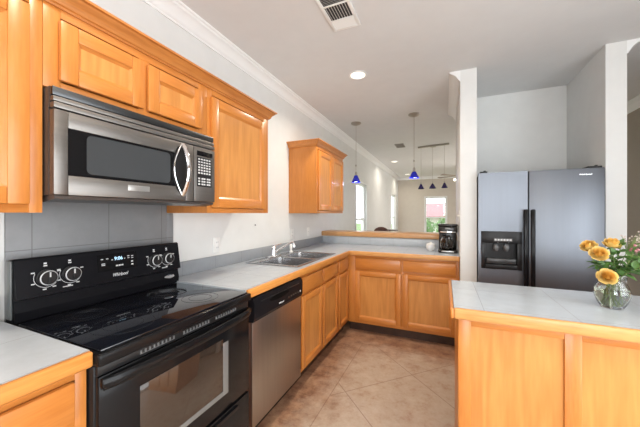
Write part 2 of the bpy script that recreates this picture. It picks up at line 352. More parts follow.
def window(name, plane, pos, a0, a1, z0, z1, inward, mull=None, cas=0.055):
    """plane 'x': window in a wall x=pos, a is y.  inward = +1/-1 into the room"""
    def bx(mb, a, b, d0, d1, c, d, m=0):
        d0, d1 = pos + inward * d0, pos + inward * d1
        return mb.box(d0, d1, a, b, c, d, m, 0.004) if plane == 'x' else mb.box(a, b, d0, d1, c, d, m, 0.004)
    f = MB(); fr = 0.04
    zm = (z0 + z1) / 2
    for (a, b, c, d) in ((a0, a0 + fr, z0, z1), (a1 - fr, a1, z0, z1), (a0 + fr, a1 - fr, z0, z0 + fr), (a0 + fr, a1 - fr, z1 - fr, z1), (a0 + fr, a1 - fr, zm - 0.02, zm + 0.02)):
        bx(f, a, b, -0.09, -0.035, c, d)
    if mull: bx(f, mull - 0.03, mull + 0.03, -0.09, -0.035, z0 + fr, z1 - fr)
    o = tag(f.done(name, WHITE), kind='structure')
    g = MB()
    for c, d in ((z0 + fr, zm - 0.02), (zm + 0.02, z1 - fr)):
        if plane == 'x': g.box(pos - inward * 0.066, pos - inward * 0.060, a0 + fr, a1 - fr, c, d)
        else: g.box(a0 + fr, a1 - fr, pos - inward * 0.066, pos - inward * 0.060, c, d)
    g.done('window_pane', PANE, o)
    t = MB()
    for (a, b, c, d) in ((a0 - cas, a0, z0 - cas, z1 + cas), (a1, a1 + cas, z0 - cas, z1 + cas), (a0, a1, z1, z1 + cas), (a0, a1, z0 - cas, z0)):
        bx(t, a, b, 0.0, 0.015, c, d)
    bx(t, a0 - 0.06, a1 + 0.06, 0.015, 0.05, z0 - 0.02, z0 + 0.0)
    t.done('window_casing', WHITE, o)
    return o
window('window_1', 'x', 0, *LW[0], 1, cas=0.03)
window('window_2', 'x', 0, *LW[1], 1, cas=0.03)
window('window_3', 'y', YF, *FW[0], -1, cas=0.03)
window('added_window_back', 'y', YB, *BW[0], 1, mull=2.4)  # made-up window in front of the rear fill lamp
window('added_window_right', 'x', XR, *RW[0], -1, mull=0.1)  # made-up glazing before the right-hand fill lamp
window('added_window_far_room', 'x', XR, *RW[1], -1, mull=7.8)  # made-up glazing before the far room's fill lamp

# crown moulding: profile as (distance from wall, z)
CP = [(0, CEIL - 0.098), (0.010, CEIL - 0.098), (0.012, CEIL - 0.086), (0.020, CEIL - 0.080), (0.026, CEIL - 0.066), (0.040, CEIL - 0.046), (0.060, CEIL - 0.030), (0.074, CEIL - 0.026), (0.080, CEIL - 0.016), (0.092, CEIL - 0.012), (0.095, CEIL), (0, CEIL)]
def crown(name, axis, pos, sgn, a, b, mitre=(False, False)):
    poly = [(pos + sgn * d, z) for d, z in CP]
    def e(p, t):
        d = abs(p[0] - pos)
        if t == a and mitre[0]: return t + d * (1 if mitre[0] is True else mitre[0])
        if t == b and mitre[1]: return t - d * (1 if mitre[1] is True else mitre[1])
        return t
    return struct(MB().prism(poly, axis, a, b, 0, e), name, WHITE)
crown('trim_1', 'y', 0.0, 1, YB, YF, (True, True))
crown('trim_2', 'x', YF, -1, 0.0, XR, (True, True))
crown('trim_3', 'y', 1.768, -1, 3.0, 4.25)
crown('trim_4', 'y', XR, -1, YB, YF, (True, True))
crown('trim_5', 'y', 2.937, 1, 3.0, 4.25)
def baseb(name, x0, x1, y0, y1): struct(MB().box(x0, x1, y0, y1, 0, 0.10, 0, 0.004), name, WHITE)
baseb('baseboard_left', 0, 0.014, 3.93, YF); baseb('baseboard_far', 0.014, XR - 0.014, YF - 0.014, YF)
baseb('baseboard_right', XR - 0.014, XR, 1.77, 6.48); baseb('baseboard_fridge_wall_end', 2.81, 2.937, 2.986, 3.0)
baseb('baseboard_hall', 2.937, 2.951, 3.0, 4.25)

# ------------------------------------------------------------------ cabinets
class Face:
    """maps (a, d, z) to the room: '+x' front faces +x at x=pos (a is y); '-y' front faces -y at y=pos (a is x)"""
    def __init__(s, kind, pos): s.k, s.p = kind, pos
    def box(s, mb, a0, a1, d0, d1, z0, z1, m=0, bev=0):
        if s.k == '+x': mb.box(s.p + d0, s.p + d1, a0, a1, z0, z1, m, bev)
        else: mb.box(a0, a1, s.p - d1, s.p - d0, z0, z1, m, bev)
    def pt(s, a, d, z): return (s.p + d, a, z) if s.k == '+x' else (a, s.p - d, z)
    @property
    def mats(s): return [WZ, WY if s.k == '+x' else WX, WPZ]
def panel_door(root, F, a0, a1, z0, z1, st=0.055, name='door', th=0.02):
    mb = MB(); e = 0.0035
    F.box(mb, a0, a0 + st, 0, th, z0, z1, 0, e); F.box(mb, a1 - st, a1, 0, th, z0, z1, 0, e)
    F.box(mb, a0 + st, a1 - st, 0, th, z0, z0 + st, 1, e); F.box(mb, a0 + st, a1 - st, 0, th, z1 - st, z1, 1, e)
    # chamfered inner lip round the recessed panel
    lip = 0.012
    for (p, q) in (((a0 + st, z0 + st), (a1 - st, z0 + st)), ((a1 - st, z0 + st), (a1 - st, z1 - st)), ((a1 - st, z1 - st), (a0 + st, z1 - st)), ((a0 + st, z1 - st), (a0 + st, z0 + st))):
        ca, cz = (a0 + a1) / 2, (z0 + z1) / 2
        def inn(r): return (r[0] + lip * (1 if r[0] < ca else -1), r[1] + lip * (1 if r[1] < cz else -1))
        pi, qi = inn(p), inn(q)
        mb.quad([F.pt(p[0], th - 0.003, p[1]), F.pt(q[0], th - 0.003, q[1]), F.pt(qi[0], th * 0.45, qi[1]), F.pt(pi[0], th * 0.45, pi[1])], 0 if p[0] == q[0] else 1)
    o = mb.done(name, F.mats, root)
    pm = MB(); F.box(pm, a0 + st - 0.004, a1 - st + 0.004, 0.001, th * 0.45, z0 + st - 0.004, z1 - st + 0.004)
    pm.done('door_panel', WPZ, o)
    return o
def drawer_front(root, F, a0, a1, z0, z1, th=0.02):
    mb = MB(); F.box(mb, a0, a1, 0, th, z0, z1, 0, 0.006)
    mb.done('drawer_front', F.mats[1], root)
def face_frame(root, F, a0, a1, z0, z1, uprights, rails, w=0.035, wl=None, wr=None, bot=0.03, top=0.03):
    mb = MB(); wl = w if wl is None else wl; wr = w if wr is None else wr; d = -0.019
    F.box(mb, a0, a0 + wl, d, 0, z0, z1, 0, 0.001); F.box(mb, a1 - wr, a1, d, 0, z0, z1, 0, 0.001)
    F.box(mb, a0 + wl, a1 - wr, d, 0, z0, z0 + bot, 1, 0.001); F.box(mb, a0 + wl, a1 - wr, d, 0, z1 - top, z1, 1, 0.001)
    for u in uprights: F.box(mb, u - w / 2, u + w / 2, d, -0.0005, z0 + bot, z1 - top, 0, 0.001)
    for r in rails: F.box(mb, a0 + wl, a1 - wr, d, -0.001, r - w / 2, r + w / 2, 1, 0.001)
    return mb.done('face_frame', F.mats, root)
def carcass(root, F, a0, a1, depth, z0, z1, top=True, toe=0.0, back=True, skip_side=()):
    mb = MB(); t = 0.016; f = -0.0195
    if 'l' not in skip_side: F.box(mb, a0, a0 + t, -depth, f, z0, z1, 0, 0.001)
    if 'r' not in skip_side: F.box(mb, a1 - t, a1, -depth, f, z0, z1, 0, 0.001)
    F.box(mb, a0 + t, a1 - t, -depth, f, z0, z0 + t, 1)
    if top: F.box(mb, a0 + t, a1 - t, -depth, f, z1 - t, z1, 1)
    if back: F.box(mb, a0 + t, a1 - t, -depth, -depth + 0.006, z0 + t, z1 - (t if top else 0), 0)
    o = mb.done('carcass', F.mats, root)
    if toe:
        k = MB(); F.box(k, a0, a1, -0.075, -0.060, 0.001, z0 - 0.001); k.done('toe_kick', DARKW, root)
    return o

# wall cabinets on the left wall
FU = Face('+x', 0.35)
UZ0, UZ1 = 1.340, 2.110
def upper(a0, a1, z0, label, doors, wl=0.035, wr=0.035, group=None, z1=UZ1, dz=None):
    r = thing('upper_cabinet', (0.001, (a0 + a1) / 2, z0), label, 'cabinet', group)
    carcass(r, FU, a0, a1, 0.349, z0, z1)
    face_frame(r, FU, a0, a1, z0, z1, [(doors[i][1] + doors[i + 1][0]) / 2 for i in range(len(doors) - 1)], [], w=0.05, wl=wl, wr=wr, top=0.06)
    for d in doors: panel_door(r, FU, *d)
    return r
upper(-0.42, 0.5185, UZ0, 'oak wall cabinet at the left edge, hanging left of the microwave', [(-0.40, 0.022, 1.372, 2.035), (0.034, 0.480, 1.368, 2.035)])
upper(0.5195, 1.2685, 1.785, 'short wide oak wall cabinet with two low doors above the microwave', [(0.562, 0.874, 1.818, 2.035), (0.894, 1.216, 1.818, 2.035)], wl=0.05, wr=0.065)
upper(1.2695, 1.899, UZ0, 'oak wall cabinet with one tall door right of the microwave', [(1.290, 1.842, 1.372, 2.035)], wr=0.06)
c = upper(2.83, 3.70, UZ0, 'oak wall cabinet hanging alone on the wall beyond the sink', [(2.862, 3.262, 1.372, 2.035), (3.272, 3.672, 1.372, 2.035)])
KP = [(0, 2.052), (0.007, 2.052), (0.009, 2.062), (0.016, 2.067), (0.018, 2.080), (0.025, 2.098), (0.037, 2.113), (0.042, 2.124), (0.052, 2.129), (0.052, 2.143), (0, 2.143)]
KP = [(d, 2.143 - (2.143 - z) * 0.68) for d, z in KP]
def cab_crown(mb, y0, y1, depth=0.35):
    """moulding round the front (x=depth) and both ends of a wall cabinet run, mitred"""
    n = len(KP); secs = []
    secs.append([(0.001, y0 - d, z) for d, z in KP]); secs.append([(depth + d, y0 - d, z) for d, z in KP])
    secs.append([(depth + d, y1 + d, z) for d, z in KP]); secs.append([(0.001, y1 + d, z) for d, z in KP])
    vs = [[mb.b.verts.new(p) for p in s_] for s_ in secs]
    for i in range(3):
        for j in range(n): mb.b.faces.new((vs[i][j], vs[i][(j + 1) % n], vs[i + 1][(j + 1) % n], vs[i + 1][j]))
    mb.b.faces.new(vs[0]); mb.b.faces.new(vs[3][::-1]); return mb
tag(cab_crown(MB(), -0.42, 1.90, 0.351).done('cabinet_crown_moulding', CROWN_Y, at=(0.2, 0.7, 2.05)), 'long dark orange oak crown moulding along the tops of the wall cabinets over the range', 'moulding')
cm = cab_crown(MB(), 2.829, 3.701, 0.351).done('crown_moulding', CROWN_Y, c)

# base cabinets
BZ0, BZ1 = 0.105, 0.866
DZ = (0.135, 0.695); WZR = (0.722, 0.838)
FB = Face('+x', 0.615); FP = Face('-y', 3.115)
def base(F, a0, a1, depth, label, cols, toe=True, group=None, wl=0.03, wr=0.03, skip_side=(), name='base_cabinet'):
    loc = (0.3, (a0 + a1) / 2, 0) if F.k == '+x' else ((a0 + a1) / 2, 3.4, 0)
    r = thing(name, loc, label, 'cabinet', group)
    carcass(r, F, a0, a1, depth, BZ0, BZ1, top=False, toe=0.1, skip_side=skip_side)
    ups = [(cols[i][1] + cols[i + 1][0]) / 2 for i in range(len(cols) - 1)]
    face_frame(r, F, a0, a1, BZ0, BZ1, ups, [0.708], wl=wl, wr=wr)
    for (a, b) in cols:
        panel_door(r, F, a, b, *DZ, st=0.05); drawer_front(r, F, a, b, *WZR)
    return r
base(FB, -0.45, 0.517, 0.613, 'oak base cabinet at the bottom left corner, left of the black range', [(-0.42, 0.02), (0.035, 0.480)])
base(FB, 1.915, 2.765, 0.613, 'oak sink cabinet with two doors right of the dishwasher', [(1.950, 2.340), (2.368, 2.745)])
base(FB, 2.767, 3.113, 0.613, 'narrow oak base cabinet with one slim door in the inside corner', [(2.787, 3.085)], skip_side=('r',))
base(FP, 0.616, 1.766, 0.64, 'oak base cabinet of two doors under the coffee maker, facing the camera', [(0.705, 1.205), (1.228, 1.735)], wl=0.085)

# countertops
def edge(mb, x0, x1, y0, y1): mb.box(x0, x1, y0, y1, 0.868, 0.916, 0, 0.007, 3)
t = thing('tiled_countertop', (0.3, 0.0, 0.868), 'pale grey countertop with orange oak edge left of the black range', 'countertop')
MB().box(0.001, 0.630, -0.45, 0.518, 0.868, 0.915).done('tile_surface', COUNT, t)
e = MB(); edge(e, 0.6305, 0.652, -0.45, 0.518); e.done('wood_edge', EDGE_Y, t)
SX0, SX1, SY0, SY1 = 0.115, 0.575, 1.985, 2.765       # sink cut-out
t = thing('tiled_countertop', (0.6, 2.8, 0.868), 'long pale grey L-shaped countertop with oak edge holding the sink and coffee maker', 'countertop')
m = MB()
m.box(0.001, 0.630, 1.268, SY0, 0.868, 0.915); m.box(0.001, SX0, SY0, SY1, 0.868, 0.915); m.box(SX1, 0.630, SY0, SY1, 0.868, 0.915)
m.box(0.001, 0.630, SY1, 3.793, 0.868, 0.915); m.box(0.630, 1.767, 3.100, 3.793, 0.868, 0.915)
m.done('tile_surface', COUNT, t)
e = MB(); edge(e, 0.6305, 0.652, 1.268, 3.078); e.done('wood_edge', EDGE_Y, t)
e = MB(); edge(e, 0.6305, 1.767, 3.0785, 3.0995); e.done('wood_edge', EDGE_X, t)
tag(MB().box(0.0005, 0.014, 1.268, 3.794, 0.916, 1.010, 0, 0.001).box(0.0145, 1.767, 3.78, 3.7945, 0.916, 1.010, 1, 0.001).done('tile_backsplash', [SPLASH_Y_SHADED, SPLASH_X_LIT], at=(0.0, 2.5, 0)), 'low grey tile backsplash strip behind the sink and along the bar', 'backsplash')
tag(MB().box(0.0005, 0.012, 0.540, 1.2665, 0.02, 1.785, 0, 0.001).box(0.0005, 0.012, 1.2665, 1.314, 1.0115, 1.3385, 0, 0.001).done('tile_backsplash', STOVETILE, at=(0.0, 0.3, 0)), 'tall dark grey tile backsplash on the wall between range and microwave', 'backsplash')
tag(MB().box(0.0005, 0.014, -0.45, 0.5140, 0.916, 1.010, 0, 0.001).done('tile_backsplash', SPLASH_Y_SHADED, at=(0.0, 0.2, 0)), 'low grey tile backsplash strip left of the black range', 'backsplash')
tag(MB().box(0.001, 1.767, 3.765, 4.12, 1.019, 1.084, 0, 0.012, 3).done('bar_ledge', wood('oak ledge', 0, (0.46, 0.22, 0.08), (0.66, 0.38, 0.17)), at=(0.9, 3.9, 1.02)), 'raised oak bar ledge running across behind the sink counter', 'bar ledge')

# ------------------------------------------------------------------ island at the right
t = thing('kitchen_island', (2.6, 1.7, 0), 'oak panelled kitchen island with grey tiled top in the right foreground', 'island')
FI = Face('-y', 1.435)
m = MB(); IX0, IX1 = 1.690, 3.55
m.box(IX0, IX0 + 0.018, 1.4555, 1.965, 0.0, 0.866, 0, 0.001); m.box(IX1 - 0.018, IX1, 1.4555, 1.965, 0.001, 0.866, 0, 0.001)
m.box(IX0 + 0.018, IX1 - 0.018, 1.4555, 1.965, 0.10, 0.118, 1); m.box(IX0 + 0.018, IX1 - 0.018, 1.947, 1.965, 0.118, 0.866, 0)
m.done('carcass', FI.mats, t)
f = MB()
ups = [(IX0, 1.741), (2.073, 2.128), (2.60, 2.655), (3.13, 3.185), (3.50, IX1)]
for a, b in ups: FI.box(f, a, b, -0.02, 0, 0.001, 0.866, 0, 0.002)
for i in range(4):
    FI.box(f, ups[i][1], ups[i + 1][0], -0.02, 0, 0.833, 0.866, 1, 0.002); FI.box(f, ups[i][1], ups[i + 1][0], -0.02, 0, 0.001, 0.12, 1, 0.002)
f.done('face_frame', FI.mats, t)
for i in range(4):
    k = MB(); FI.box(k, ups[i][1] + 0.0005, ups[i + 1][0] - 0.0005, -0.0195, -0.010, 0.1205, 0.8325); k.done('back_panel', WPZ, t)
MB().box(1.672, 3.57, 1.419, 1.99, 0.868, 0.915).done('tile_surface', tile('island tile', (0, 1), 0.33, (0.18, -0.25), (0.50, 0.55, 0.60), (0.36, 0.38, 0.40), 0.16, 0.0025), t)
e = MB(); edge(e, 1.672, 3.57, 1.397, 1.4185); e.done('wood_edge', EDGE_X, t)
e = MB(); edge(e, 1.655, 1.6715, 1.397, 1.99); e.done('wood_edge', wood('oak edge side', 1), t)

# ------------------------------------------------------------------ range
RY0, RY1 = 0.523, 1.264
r = thing('kitchen_range', (0.35, 0.886, 0), 'black electric range with glass cooktop and rear knob panel', 'range')
MB().box(0.02, 0.640, RY0, RY1, 0.03, 0.862, 0, 0.003).box(0.06, 0.60, RY0 + 0.03, RY1 - 0.03, 0.001, 0.03).done('body', BLACKM, r)
m = MB(); m.box(0.02, 0.672, RY0 - 0.002, RY1 + 0.002, 0.864, 0.905, 0, 0.008, 3); ct = m.done('cooktop', BLACK, r)
MB().box(0.135, 0.655, RY0 + 0.012, RY1 - 0.012, 0.9052, 0.912, 0, 0.002).done('glass_surface', BGLASS, ct)
for (bx_, by_, br) in ((0.50, 0.70, 0.105), (0.50, 1.075, 0.085), (0.26, 0.70, 0.075), (0.26, 1.075, 0.095)):
    q = MB()
    for rr in (br, br * 0.62):
        q.lathe([(rr, 0), (rr + 0.0018, 0), (rr + 0.0018, 0.0004), (rr, 0.0004)], (bx_, by_, 0.9122), 48, closed=True)
    q.done('burner_ring', INKD, ct)
# backguard
bg = MB().prism([(0.030, 0.906), (0.100, 0.906), (0.104, 0.945), (0.092, 0.990), (0.118, 0.998), (0.094, 1.150), (0.084, 1.156), (0.050, 1.150), (0.030, 1.10)], 'y', 0.535, 1.280)
bgo = bg.done('control_panel', PANELB, r, angle=20)
def bgx(z): return 0.118 + (0.094 - 0.118) * (z - 0.998) / 0.152 + 0.0006
MB().box(0.050, 0.088, 0.5265, 0.5345, 0.92, 1.150, 0, 0.005).done('end_cap', mat('grey metal end cap', (0.11, 0.12, 0.12), 0.35), r)
MB().box(0.024, 0.088, 1.2805, 1.287, 0.92, 1.150, 0, 0.004).done('end_cap', bpy.data.materials['grey metal end cap'], r)
for ky in (0.629, 0.714, 1.114, 1.194):
    z = 1.070; x = bgx(z)
    k = MB().lathe([(0.0335, 0), (0.0335, 0.004), (0.0295, 0.006), (0.0295, 0.022), (0.026, 0.028)], (x, ky, z), 28, axis='x')
    k.box(x + 0.026, x + 0.033, ky - 0.004, ky + 0.004, z - 0.024, z + 0.024, 0, 0.002)
    ko = k.done('knob', BLACKM, r)
    q = MB().lathe([(0.0270, 0.002), (0.0300, -0.0012), (0.0303, 0), (0.0272, 0.0035)], (x + 0.0242, ky, z), 36, closed=True, axis='x')
    q.box(x + 0.0333, x + 0.0338, ky - 0.0025, ky + 0.0025, z + 0.004, z + 0.024)
    q.done('knob_ring', INK, ko)
    # dial scale printed round the knob
    d = MB(); n = 14
    for i in range(n):
        a = math.radians(150 + 170 * i / n); b = math.radians(150 + 170 * (i + 0.98) / n)
        R0, R1 = 0.0395, 0.0415
        d.quad([(bgx(z + R * math.sin(t_)) + 0.0006, ky + R * math.cos(t_), z + R * math.sin(t_)) for R, t_ in ((R0, a), (R1, a), (R1, b), (R0, b))])
    for a in (25, 90, 150, 205, 260, 300):
        a = math.radians(a); R = 0.048; yy, zz = ky + R * math.cos(a), z + R * math.sin(a); d.box(bgx(zz), bgx(zz) + 0.0008, yy - 0.006, yy + 0.006, zz - 0.0025, zz + 0.0025)
    d.box(bgx(1.128), bgx(1.128) + 0.0008, ky - 0.005, ky + 0.005, 1.124, 1.131)
    d.done('dial_marking', INK, r)
for yy in (0.70, 1.172):
    d = MB(); d.box(bgx(1.018), bgx(1.018) + 0.0008, yy - 0.018, yy + 0.018, 1.016, 1.020); d.done('printed_caption', INK, r)
m = MB(); m.prism([(bgx(1.052), 1.052), (bgx(1.052) + 0.002, 1.052), (bgx(1.134) + 0.002, 1.134), (bgx(1.134), 1.134)], 'y', 0.822, 1.012)
do = m.done('display_panel', BLACK, r)
text('9:06', 'clock_digits', 0.024, (bgx(1.110) + 0.004, 0.918, 1.108), LCD, do, lab='glowing blue clock digits')
k = MB()
for yy, zz, w_, h_ in ((0.842, 1.112, 0.010, 0.004), (0.866, 1.112, 0.010, 0.004), (0.846, 1.090, 0.016, 0.004), (0.846, 1.083, 0.016, 0.004), (0.908, 1.073, 0.010, 0.007), (0.921, 1.073, 0.010, 0.007), (0.934, 1.073, 0.010, 0.007), (0.888, 1.104, 0.006, 0.004), (0.948, 1.104, 0.006, 0.004),
                       (0.968, 1.114, 0.010, 0.005), (0.988, 1.112, 0.010, 0.005), (0.968, 1.104, 0.010, 0.003), (0.988, 1.102, 0.010, 0.003), (0.985, 1.084, 0.010, 0.007), (0.985, 1.069, 0.010, 0.007)):
    k.box(bgx(zz) + 0.002, bgx(zz) + 0.0034, yy - w_ / 2, yy + w_ / 2, zz - h_ / 2, zz + h_ / 2, 0, 0)
k.done('display_button', INK, do)
text('Whirlpool', 'printed_lettering', 0.023, (bgx(1.030) + 0.001, 0.921, 1.028), INK, r, width=0.075, shear=0.3)
m = MB().lathe([(0.001, 0), (1.0, 0), (1.0, 0.12), (0.85, 0.16), (0.001, 0.16)], (0, 0, 0), 32, axis='x')
for v in m.b.verts: v.co = Vector((0.1035 + v.co.x * 0.012, 1.212 + v.co.y * 0.034, 0.955 + v.co.z * 0.0115))
m.done('badge', CHROME, r)
# front: vent strip, handle, door, drawer
MB().box(0.6405, 0.654, RY0 + 0.004, RY1 - 0.004, 0.832, 0.862, 0, 0.002).done('vent_strip', BLACKM, r)
d = MB()
d.box(0.642, 0.660, RY0 + 0.004, RY1 - 0.004, 0.385, 0.8295, 0, 0.004)
do = d.done('oven_door', BLACK, r)
wy0, wy1, wz0, wz1 = 0.625, 1.095, 0.450, 0.735
w = MB(); w.box(0.6602, 0.6630, wy0 + 0.03, wy1 - 0.035, wz0 + 0.035, wz1, 0, 0.001); w.done('oven_window', OVENG, do)
b = MB()
b.box(0.6602, 0.6642, wy0 + 0.028, wy1 - 0.0345, wz0 + 0.012, wz0 + 0.0345, 0, 0.0015); b.box(0.6602, 0.6642, wy1 - 0.0345, wy1, wz0 + 0.012, wz1 - 0.02, 0, 0.0015)
b.done('window_bezel', mat('pale grey oven bezel', (0.30, 0.32, 0.33), 0.25, 0.6), do)
hp = []
for i in range(25):
    u = i / 24; y = RY0 + 0.012 + u * (RY1 - RY0 - 0.024); bow = math.sin(PI * u) ** 0.6
    hp.append((0.668 + 0.030 * bow, y, 0.808))
h_ = MB().tube(hp, 0.013, 12, sc=(1.55, 0.8)); h_.box(0.6602, 0.676, RY0 + 0.006, RY0 + 0.03, 0.798, 0.826, 0, 0.004); h_.box(0.6602, 0.676, RY1 - 0.03, RY1 - 0.006, 0.798, 0.826, 0, 0.004)
h_.done('door_handle', BLACK, do)
SLATM = mat('grey vent slats', (0.16, 0.16, 0.165), 0.4)
for g0 in (0.66, 0.84, 1.02):
    v = MB()
    for i in range(9): v.box(0.6535, 0.6575, g0 + i * 0.0165, g0 + i * 0.0165 + 0.006, 0.842, 0.855, 0)
    v.box(0.6541, 0.6549, g0, g0 + 0.141, 0.841, 0.843)
    v.done('vent_slots', SLATM, r)
MB().box(0.642, 0.660, RY0 + 0.004, RY1 - 0.004, 0.07, 0.372, 0, 0.004).box(0.660, 0.672, RY0 + 0.10, RY1 - 0.10, 0.340, 0.360, 0, 0.004).done('storage_drawer', BLACK, r)

# ------------------------------------------------------------------ dishwasher
t = thing('dishwasher', (0.3, 1.58, 0), 'stainless dishwasher with black control strip between range and sink cabinet', 'dishwasher')
DY0, DY1 = 1.312, 1.908
MB().box(0.03, 0.60, DY0, DY1, 0.10, 0.860, 0, 0.002).done('body', BLACKM, t)
dd = MB().box(0.601, 0.640, DY0 + 0.003, DY1 - 0.003, 0.115, 0.717, 0, 0.004).done('door', STEELD, t)
m = MB().prism([(0.601, 0.720), (0.646, 0.720), (0.654, 0.740), (0.654, 0.826), (0.644, 0.856), (0.601, 0.858)], 'y', DY0 + 0.003, DY1 - 0.003)
cp = m.done('control_strip', PANELB, t, angle=20)
# scooped pull handle
g = MB().lathe([(0.001, 0), (1, 0), (1, 0.4), (0.9, 0.5), (0.001, 0.5)], (0, 0, 0), 32, axis='x')
for v in g.b.verts: v.co = Vector((0.6538 + v.co.x * 0.004, 1.585 + v.co.y * 0.115, 0.806 + v.co.z * 0.016))
g.done('handle_recess', mat('recess black', (0.004, 0.004, 0.004), 0.6, spec=0.05), cp)
MB().box(0.6545, 0.6585, DY0 + 0.06, DY1 - 0.06, 0.824, 0.830, 0, 0.002).done('handle_lip', BLACKM, cp)
k = MB()
for i in range(5): k.lathe([(0.005, 0), (0.005, 0.002), (0.004, 0.0025)], (0.6541, 1.70 + i * 0.033, 0.765), 12, axis='x')
k.done('button', mat('dark buttons', (0.10, 0.08, 0.06), 0.4), cp)
MB().box(0.6541, 0.6552, 1.860, 1.874, 0.758, 0.772).done('indicator', INK, cp)
text('Whirlpool', 'printed_lettering', 0.016, (0.6546, 1.605, 0.756), INK, cp, width=0.060)
MB().box(0.50, 0.555, DY0, DY1, 0.001, 0.098).done('toe_kick', BLACKM, t)
MB().box(0.20, 0.614, 1.2665, 1.3105, 0.001, 0.866, 0, 0.001).done('side_filler', mat('reddish brown filler', (0.16, 0.05, 0.025), 0.4), t)

# ------------------------------------------------------------------ microwave
t = thing('microwave', (0.2, 0.886, 1.385), 'stainless over-the-range microwave under the short wall cabinet', 'microwave')
MY0, MY1 = 0.524, 1.2665
MB().box(0.014, 0.372, MY0, MY1, 1.402, 1.780, 0, 0.003).done('body', mat('case tinted by wood reflection', (0.10, 0.075, 0.06), 0.35, 0.4), t)  # brown stands for wood reflected in the side of the case
MB().prism([(0.014, 1.390), (0.34, 1.378), (0.40, 1.388), (0.405, 1.400), (0.014, 1.401)], 'y', MY0 + 0.004, MY1 - 0.004).done('underside', mat('grey metal underside', (0.13, 0.13, 0.13), 0.35, 0.7), t)
g = MB(); z = 1.778
g.box(0.373, 0.385, MY0, MY1, 1.706, 1.779, 1)
for (z0, z1, xo, mi) in ((1.748, 1.778, 0.402, 0), (1.727, 1.744, 0.407, 2), (1.703, 1.723, 0.411, 2)): g.box(0.3855, xo, MY0, MY1, z0, z1, mi, 0.003)
g.done('vent_grille', [mat('dark steel vent', (0.10, 0.105, 0.11), 0.32, 1.0), SLOT, STEEL], t)
f = MB().box(0.373, 0.380, MY0, 1.115, 1.402, 1.698, 1)
# door frame around a window
oy0, oy1, oz0, oz1 = 0.565, 1.065, 1.472, 1.640
f.box(0.3805, 0.411, MY0, oy0, 1.402, 1.698, 0, 0.003); f.box(0.3805, 0.411, oy1, 1.115, 1.402, 1.698, 0, 0.003)
f.box(0.3805, 0.411, oy0, oy1, 1.402, oz0, 0, 0.002); f.box(0.3805, 0.411, oy0, oy1, oz1, 1.698, 0, 0.002)
d = f.done('door', [STEEL, SLOT], t)
MB().box(0.3805, 0.4095, oy0 + 0.0005, oy1 - 0.0005, oz0 + 0.0005, oz1 - 0.0005).done('door_glass', BLACK, d)
# rounded viewing window
m = MB(); pts = []; ry0, ry1, rz0, rz1, rr = 0.622, 0.975, 1.484, 1.630, 0.018
for cxn, czn, a0 in ((ry1 - rr, rz1 - rr, 0), (ry0 + rr, rz1 - rr, 90), (ry0 + rr, rz0 + rr, 180), (ry1 - rr, rz0 + rr, 270)):
    for i in range(6): a = math.radians(a0 + 18 * i); pts.append((cxn + rr * math.cos(a), czn + rr * math.sin(a)))
m.prism(pts, 'x', 0.4097, 0.4107); m.done('viewing_window', MWGL, d)
# bowed handle with dark oval grip well behind it
m = MB().lathe([(0.001, 0), (1, 0), (1, 0.5), (0.9, 1), (0.001, 1)], (0, 0, 0), 36, axis='x')
for v in m.b.verts: v.co = Vector((0.4113 + v.co.x * 0.002, 1.030 + v.co.y * 0.040, 1.560 + v.co.z * 0.118))
m.done('grip_well', BLACKM, d)
pts = []
for i in range(21):
    u = i / 20 * 2 - 1; pts.append((0.414 + 0.044 * (1 - u * u), 1.046, 1.560 + 0.132 * u))
m = MB().tube(pts, 0.009, 10, sc=(0.7, 1.25)); h_ = m.done('door_handle', CHROME, d)
pts = [(0.414, 1.040 - 0.046 * math.cos(PI / 2 * u), 1.560 + 0.132 * u) for u in [i / 10 - 1 for i in range(21)]]
MB().tube(pts, 0.0035, 8).done('handle_trim', CHROME, d)
MB().box(0.4112, 0.4132, 0.772, 0.868, 1.434, 1.458, 0, 0.001).done('badge', mat('pale badge', (0.55, 0.55, 0.54), 0.3, 0.8), d)
cp = MB().box(0.373, 0.411, 1.118, MY1, 1.402, 1.698, 0, 0.003).done('control_panel', STEEL, t)
MB().box(0.4112, 0.4128, 1.136, 1.246, 1.652, 1.678, 0, 0.001).done('display', BLACK, cp)
kp = MB().box(0.4112, 0.4125, 1.136, 1.240, 1.484, 1.645, 0, 0.001).done('keypad', BLACKM, cp)
m = MB()
for i in range(10):
    for j in range(5):
        if i in (3,): continue
        y = 1.144 + j * 0.0186 + (0.004 if i < 3 and j % 2 else 0); z = 1.493 + i * 0.0152
        m.box(0.4126, 0.4132, y, y + 0.0125, z, z + (0.0085 if i < 7 else 0.007))
m.done('key_printing', INK, kp)

